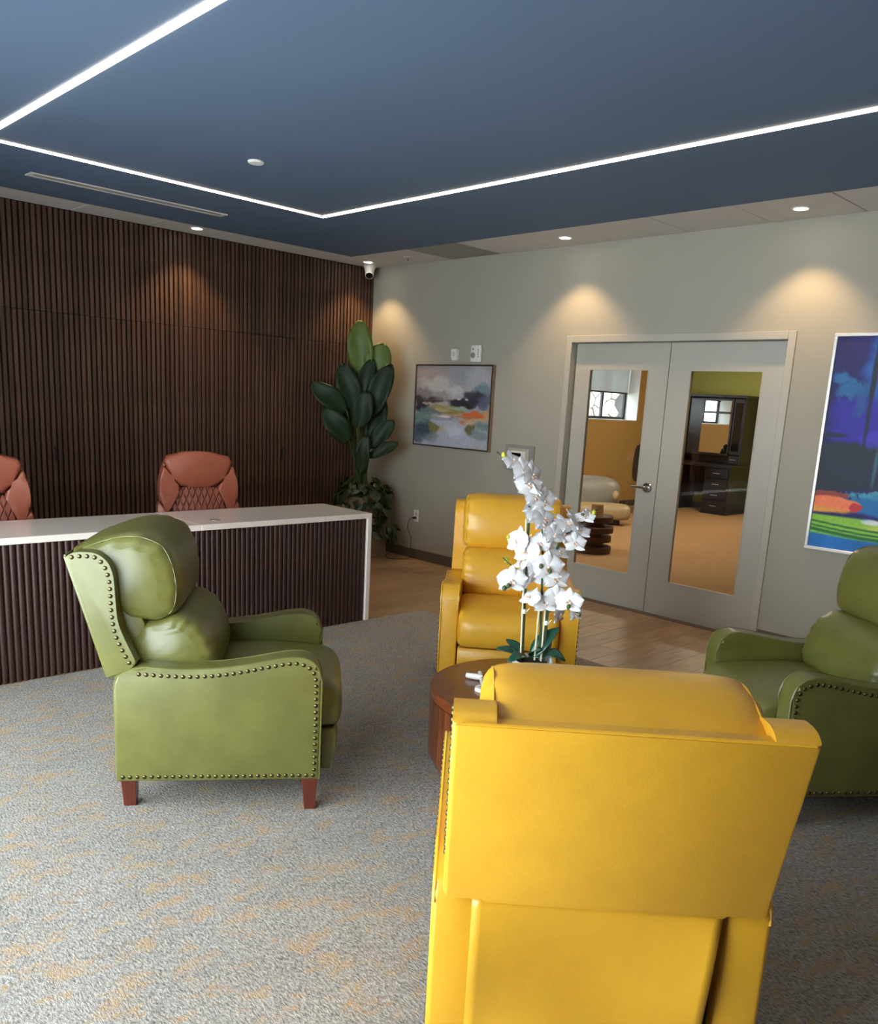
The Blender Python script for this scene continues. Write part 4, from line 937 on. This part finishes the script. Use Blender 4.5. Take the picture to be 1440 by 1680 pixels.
outlet((0, -0.834, 0.443), 0, 'white wall outlet with a black plug, between the plant and yellow chair')
outlet((6.551, FY, 0.469), math.pi/2*-1, 'white wall outlet on the ochre wall seen through the glass door')
t = thing('power_cord', 'thin black power cord from the wall outlet to the floor', 'cord', (-0.01, -0.834, 0.423))
b = bmesh.new(); box(b, (-0.034, -0.012, -0.011), (0.0, 0.012, 0.011), 0.004, 2); obj('plug', b, M['rubber'], t)
b = bmesh.new(); cp = [(-0.034, 0.01, 0), (-0.045, 0.05, -0.03), (-0.045, 0.065, -0.12), (-0.04, 0.015, -0.20), (-0.045, 0.005, -0.30), (-0.05, -0.02, -0.37), (-0.10, -0.01, -0.413), (-0.20, 0.03, -0.417), (-0.26, 0.10, -0.417), (-0.22, 0.19, -0.417), (-0.16, 0.26, -0.417), (-0.12, 0.36, -0.417)]
P = [Vector(p) for p in cp]; sm = []
for k in range(len(P)-1):
    p0, p1_, p2_, p3 = P[max(k-1, 0)], P[k], P[k+1], P[min(k+2, len(P)-1)]
    for s in range(4):
        u = s/4; sm.append(0.5*((2*p1_)+(-p0+p2_)*u+(2*p0-5*p1_+4*p2_-p3)*u*u+(-p0+3*p1_-3*p2_+p3)*u**3))
sm.append(P[-1]); sm = [Vector((v.x, v.y, max(v.z, -0.4185))) for v in sm]
tube(b, sm, 0.0032, 6); obj('cable', b, M['rubber'], t)
# security camera
t = thing('security_camera', 'white turret security camera under the ceiling in the corner', 'security camera', (-0.165, -0.150, H))
b = bmesh.new(); lathe(b, [(0.062, -0.001), (0.062, -0.022), (0.056, -0.03), (0.050, -0.055), (0.044, -0.075), (0.01, -0.085)], 24); obj('mount', b, M['white_plastic'], t)
dv = Vector((-0.45, -0.5, -0.75)).normalized(); q = dv.to_track_quat('Z', 'Y')
b = bmesh.new(); lathe(b, [(0.02, -0.035), (0.038, -0.025), (0.046, 0.0), (0.043, 0.025), (0.040, 0.030), (0.036, 0.026)], 20); o = obj('eyeball', b, M['white_plastic'], t, (0, 0, -0.082)); o.rotation_mode = 'QUATERNION'; o.rotation_quaternion = q
b = bmesh.new(); lathe(b, [(0.036, 0.020), (0.037, 0.029), (0.02, 0.033), (0.006, 0.034)], 20); l_ = obj('lens', b, M['dark_lens'], o)

# ------------------------------------------------------------------ furniture beyond the glass doors
# table of staggered wooden slabs, with a small card sign on it
st_ = thing('slab_side_table', 'dark wooden side table of staggered stacked slabs beyond the left door', 'side table', (2.16, -1.50, 0))
rr = random.Random(4)
for k in range(4):
    z = 0.002 + k*0.115
    b = bmesh.new(); n = 22; pts = [((0.235+0.012*math.sin(3*a+k))*math.cos(a)+(0.03 if k % 2 else -0.01), (0.215+0.012*math.cos(2*a+k))*math.sin(a)+(0.02 if k % 2 else -0.02)) for a in [2*math.pi*i/n for i in range(n)]]
    prism(b, pts, z, z+0.070, 'z', 0.006, 1); obj('slab', b, M['slabwood'], st_)
    if k < 3:
        b = bmesh.new(); prism(b, [(0.14*math.cos(a)-0.03*(k % 2), 0.13*math.sin(a)) for a in [2*math.pi*i/14 for i in range(14)]], z+0.070, z+0.115, 'z'); obj('spacer', b, M['slabwood'], st_)
cs = thing('card_sign', 'small tan card sign with brown script on the slab table', 'card', (2.11, -1.58, 0.419), math.radians(37))
b = bmesh.new(); prism(b, [(-0.01, 0.0), (0.0, 0.0), (0.024, 0.135), (0.014, 0.135)], -0.068, 0.068, 'y'); obj('card', b, M['card'], cs, smooth=0)
b = bmesh.new(); prism(b, [(0.045, 0.0), (0.051, 0.0), (0.021, 0.118), (0.018, 0.118)], -0.02, 0.02, 'y'); obj('easel_back', b, M['card'], cs, smooth=0)
b = bmesh.new()
for (z, y0, y1) in ((0.112, -0.045, 0.045), (0.094, -0.05, 0.03), (0.070, -0.035, 0.05), (0.045, -0.05, 0.02), (0.024, -0.04, 0.04)):
    pts = [(-0.0125+z*0.178, y0+(y1-y0)*k/12, z+0.006*math.sin(k*1.9)) for k in range(13)]; tube(b, pts, 0.0022, 5)
obj('script', b, M['ink'], cs)
# low lounge chair by the ochre wall
lc = thing('lounge_chair', 'rounded grey lounge chair with tan footrest near the ochre wall', 'lounge chair', (4.75, -0.12, 0), math.radians(-135))
b = bmesh.new(); cushion(b, [(-0.40, 0.10), (-0.42, 0.40), (-0.30, 0.58), (-0.08, 0.655), (0.10, 0.62), (0.20, 0.50), (0.22, 0.30), (0.15, 0.12)], 0.46, 3.2, 21, 40, 0, 9, None, 0.35); obj('backrest', b, M['grey_leather'], lc, (-0.02, -0.46, 0), smooth=60)
b = bmesh.new(); cushion(b, [(-0.16, 0.10), (-0.17, 0.22), (-0.10, 0.295), (0.05, 0.305), (0.15, 0.25), (0.17, 0.14), (0.10, 0.075), (-0.08, 0.07)], 0.60, 7, 21, 36, 0, 9, None, 0.5); obj('footrest', b, M['tan_leather'], lc, (0.36, -0.52, 0), smooth=60)
b = bmesh.new(); box(b, (-0.36, -0.98, 0.0), (0.46, -0.06, 0.09), 0.02, 2); obj('base', b, M['stitch_black'], lc)
b = bmesh.new(); bmesh.ops.create_icosphere(b, subdivisions=2, radius=0.09, matrix=Matrix.Translation((0.16, -0.10, 0.40)) @ Matrix.Diagonal((1.3, 0.6, 0.8, 1))); obj('arm_pad', b, M['tan_leather'], lc, smooth=80)
# black office chair
bc = office_chair('office_chair', M['black_leather'], M['black_q'], 'black office chair in the far room, mostly hidden behind the door stiles')
bc.location = (6.1, 0.26, 0); bc.rotation_euler = (0, 0, math.radians(80))
# hutch desk with mirror against the olive wall
hx0, hx1 = 7.25, 7.95
hc = thing('hutch_desk', 'tall dark hutch desk with mirror and drawers against the olive wall', 'cabinet', (hx0, 0, 0))
D_ = hx1-hx0
def hb(name, lo, hi, m='espresso', par=None, bev=0.004): return obj(name, nbox((lo[0]-hx0, lo[1], lo[2]), (hi[0]-hx0, hi[1], hi[2]), bev, 1), M[m], par or hc, smooth=0)
hb('pedestal', (hx0+0.015, -0.53, 0.0), (hx1, -0.08, 0.78))
hb('pedestal', (hx0+0.015, 0.46, 0.0), (hx1, 0.91, 0.78))
hb('desk_top', (hx0-0.02, -0.56, 0.78), (hx1, 0.94, 0.825))
hb('modesty_panel', (hx1-0.03, -0.08, 0.30), (hx1, 0.46, 0.78))
for k in range(4):
    for (a, c_) in ((-0.51, -0.10), (0.48, 0.89)):
        dr = hb('drawer', (hx0, a, 0.06+0.18*k), (hx0+0.02, c_, 0.22+0.18*k))
        b = bmesh.new(); tube(b, [(-0.018, (a+c_)/2-0.06, 0.14+0.18*k), (-0.018, (a+c_)/2+0.06, 0.14+0.18*k)], 0.007, 8); obj('handle', b, M['grey_metal'], dr)
hb('hutch_back', (hx1-0.03, -0.53, 0.825), (hx1, 0.91, 1.92))
hb('hutch_side', (hx0+0.30, -0.53, 0.825), (hx1-0.03, -0.50, 1.92)); hb('hutch_side', (hx0+0.30, 0.88, 0.825), (hx1-0.03, 0.91, 1.92))
hb('cornice', (hx0+0.26, -0.56, 1.92), (hx1, 0.94, 1.96))
dr = hb('cabinet_door', (hx0+0.30, -0.50, 0.99), (hx0+0.32, -0.32, 1.90)); hb('glass_panel', (hx0+0.294, -0.475, 1.05), (hx0+0.30, -0.345, 1.84), 'dark_lens', dr, 0.001)
dr = hb('small_drawer', (hx0+0.29, -0.50, 0.84), (hx0+0.32, -0.32, 0.975)); b = bmesh.new(); tube(b, [(0.275, -0.46, 0.91), (0.275, -0.36, 0.91)], 0.007, 8); obj('handle', b, M['grey_metal'], dr)
dr = hb('cabinet_door', (hx0+0.30, 0.50, 0.84), (hx0+0.32, 0.88, 1.90)); hb('glass_panel', (hx0+0.294, 0.55, 0.90), (hx0+0.30, 0.83, 1.84), 'dark_lens', dr, 0.001)
mf = hb('mirror', (hx0+0.31, -0.30, 0.96), (hx0+0.33, 0.48, 1.90), 'espresso')
hb('mirror_glass', (hx0+0.305, -0.27, 1.00), (hx0+0.31, 0.24, 1.87), 'mirror', mf, 0)
hb('mirror_rail', (hx0+0.295, -0.28, 1.655), (hx0+0.305, 0.25, 1.69), 'espresso', mf, 0.001)
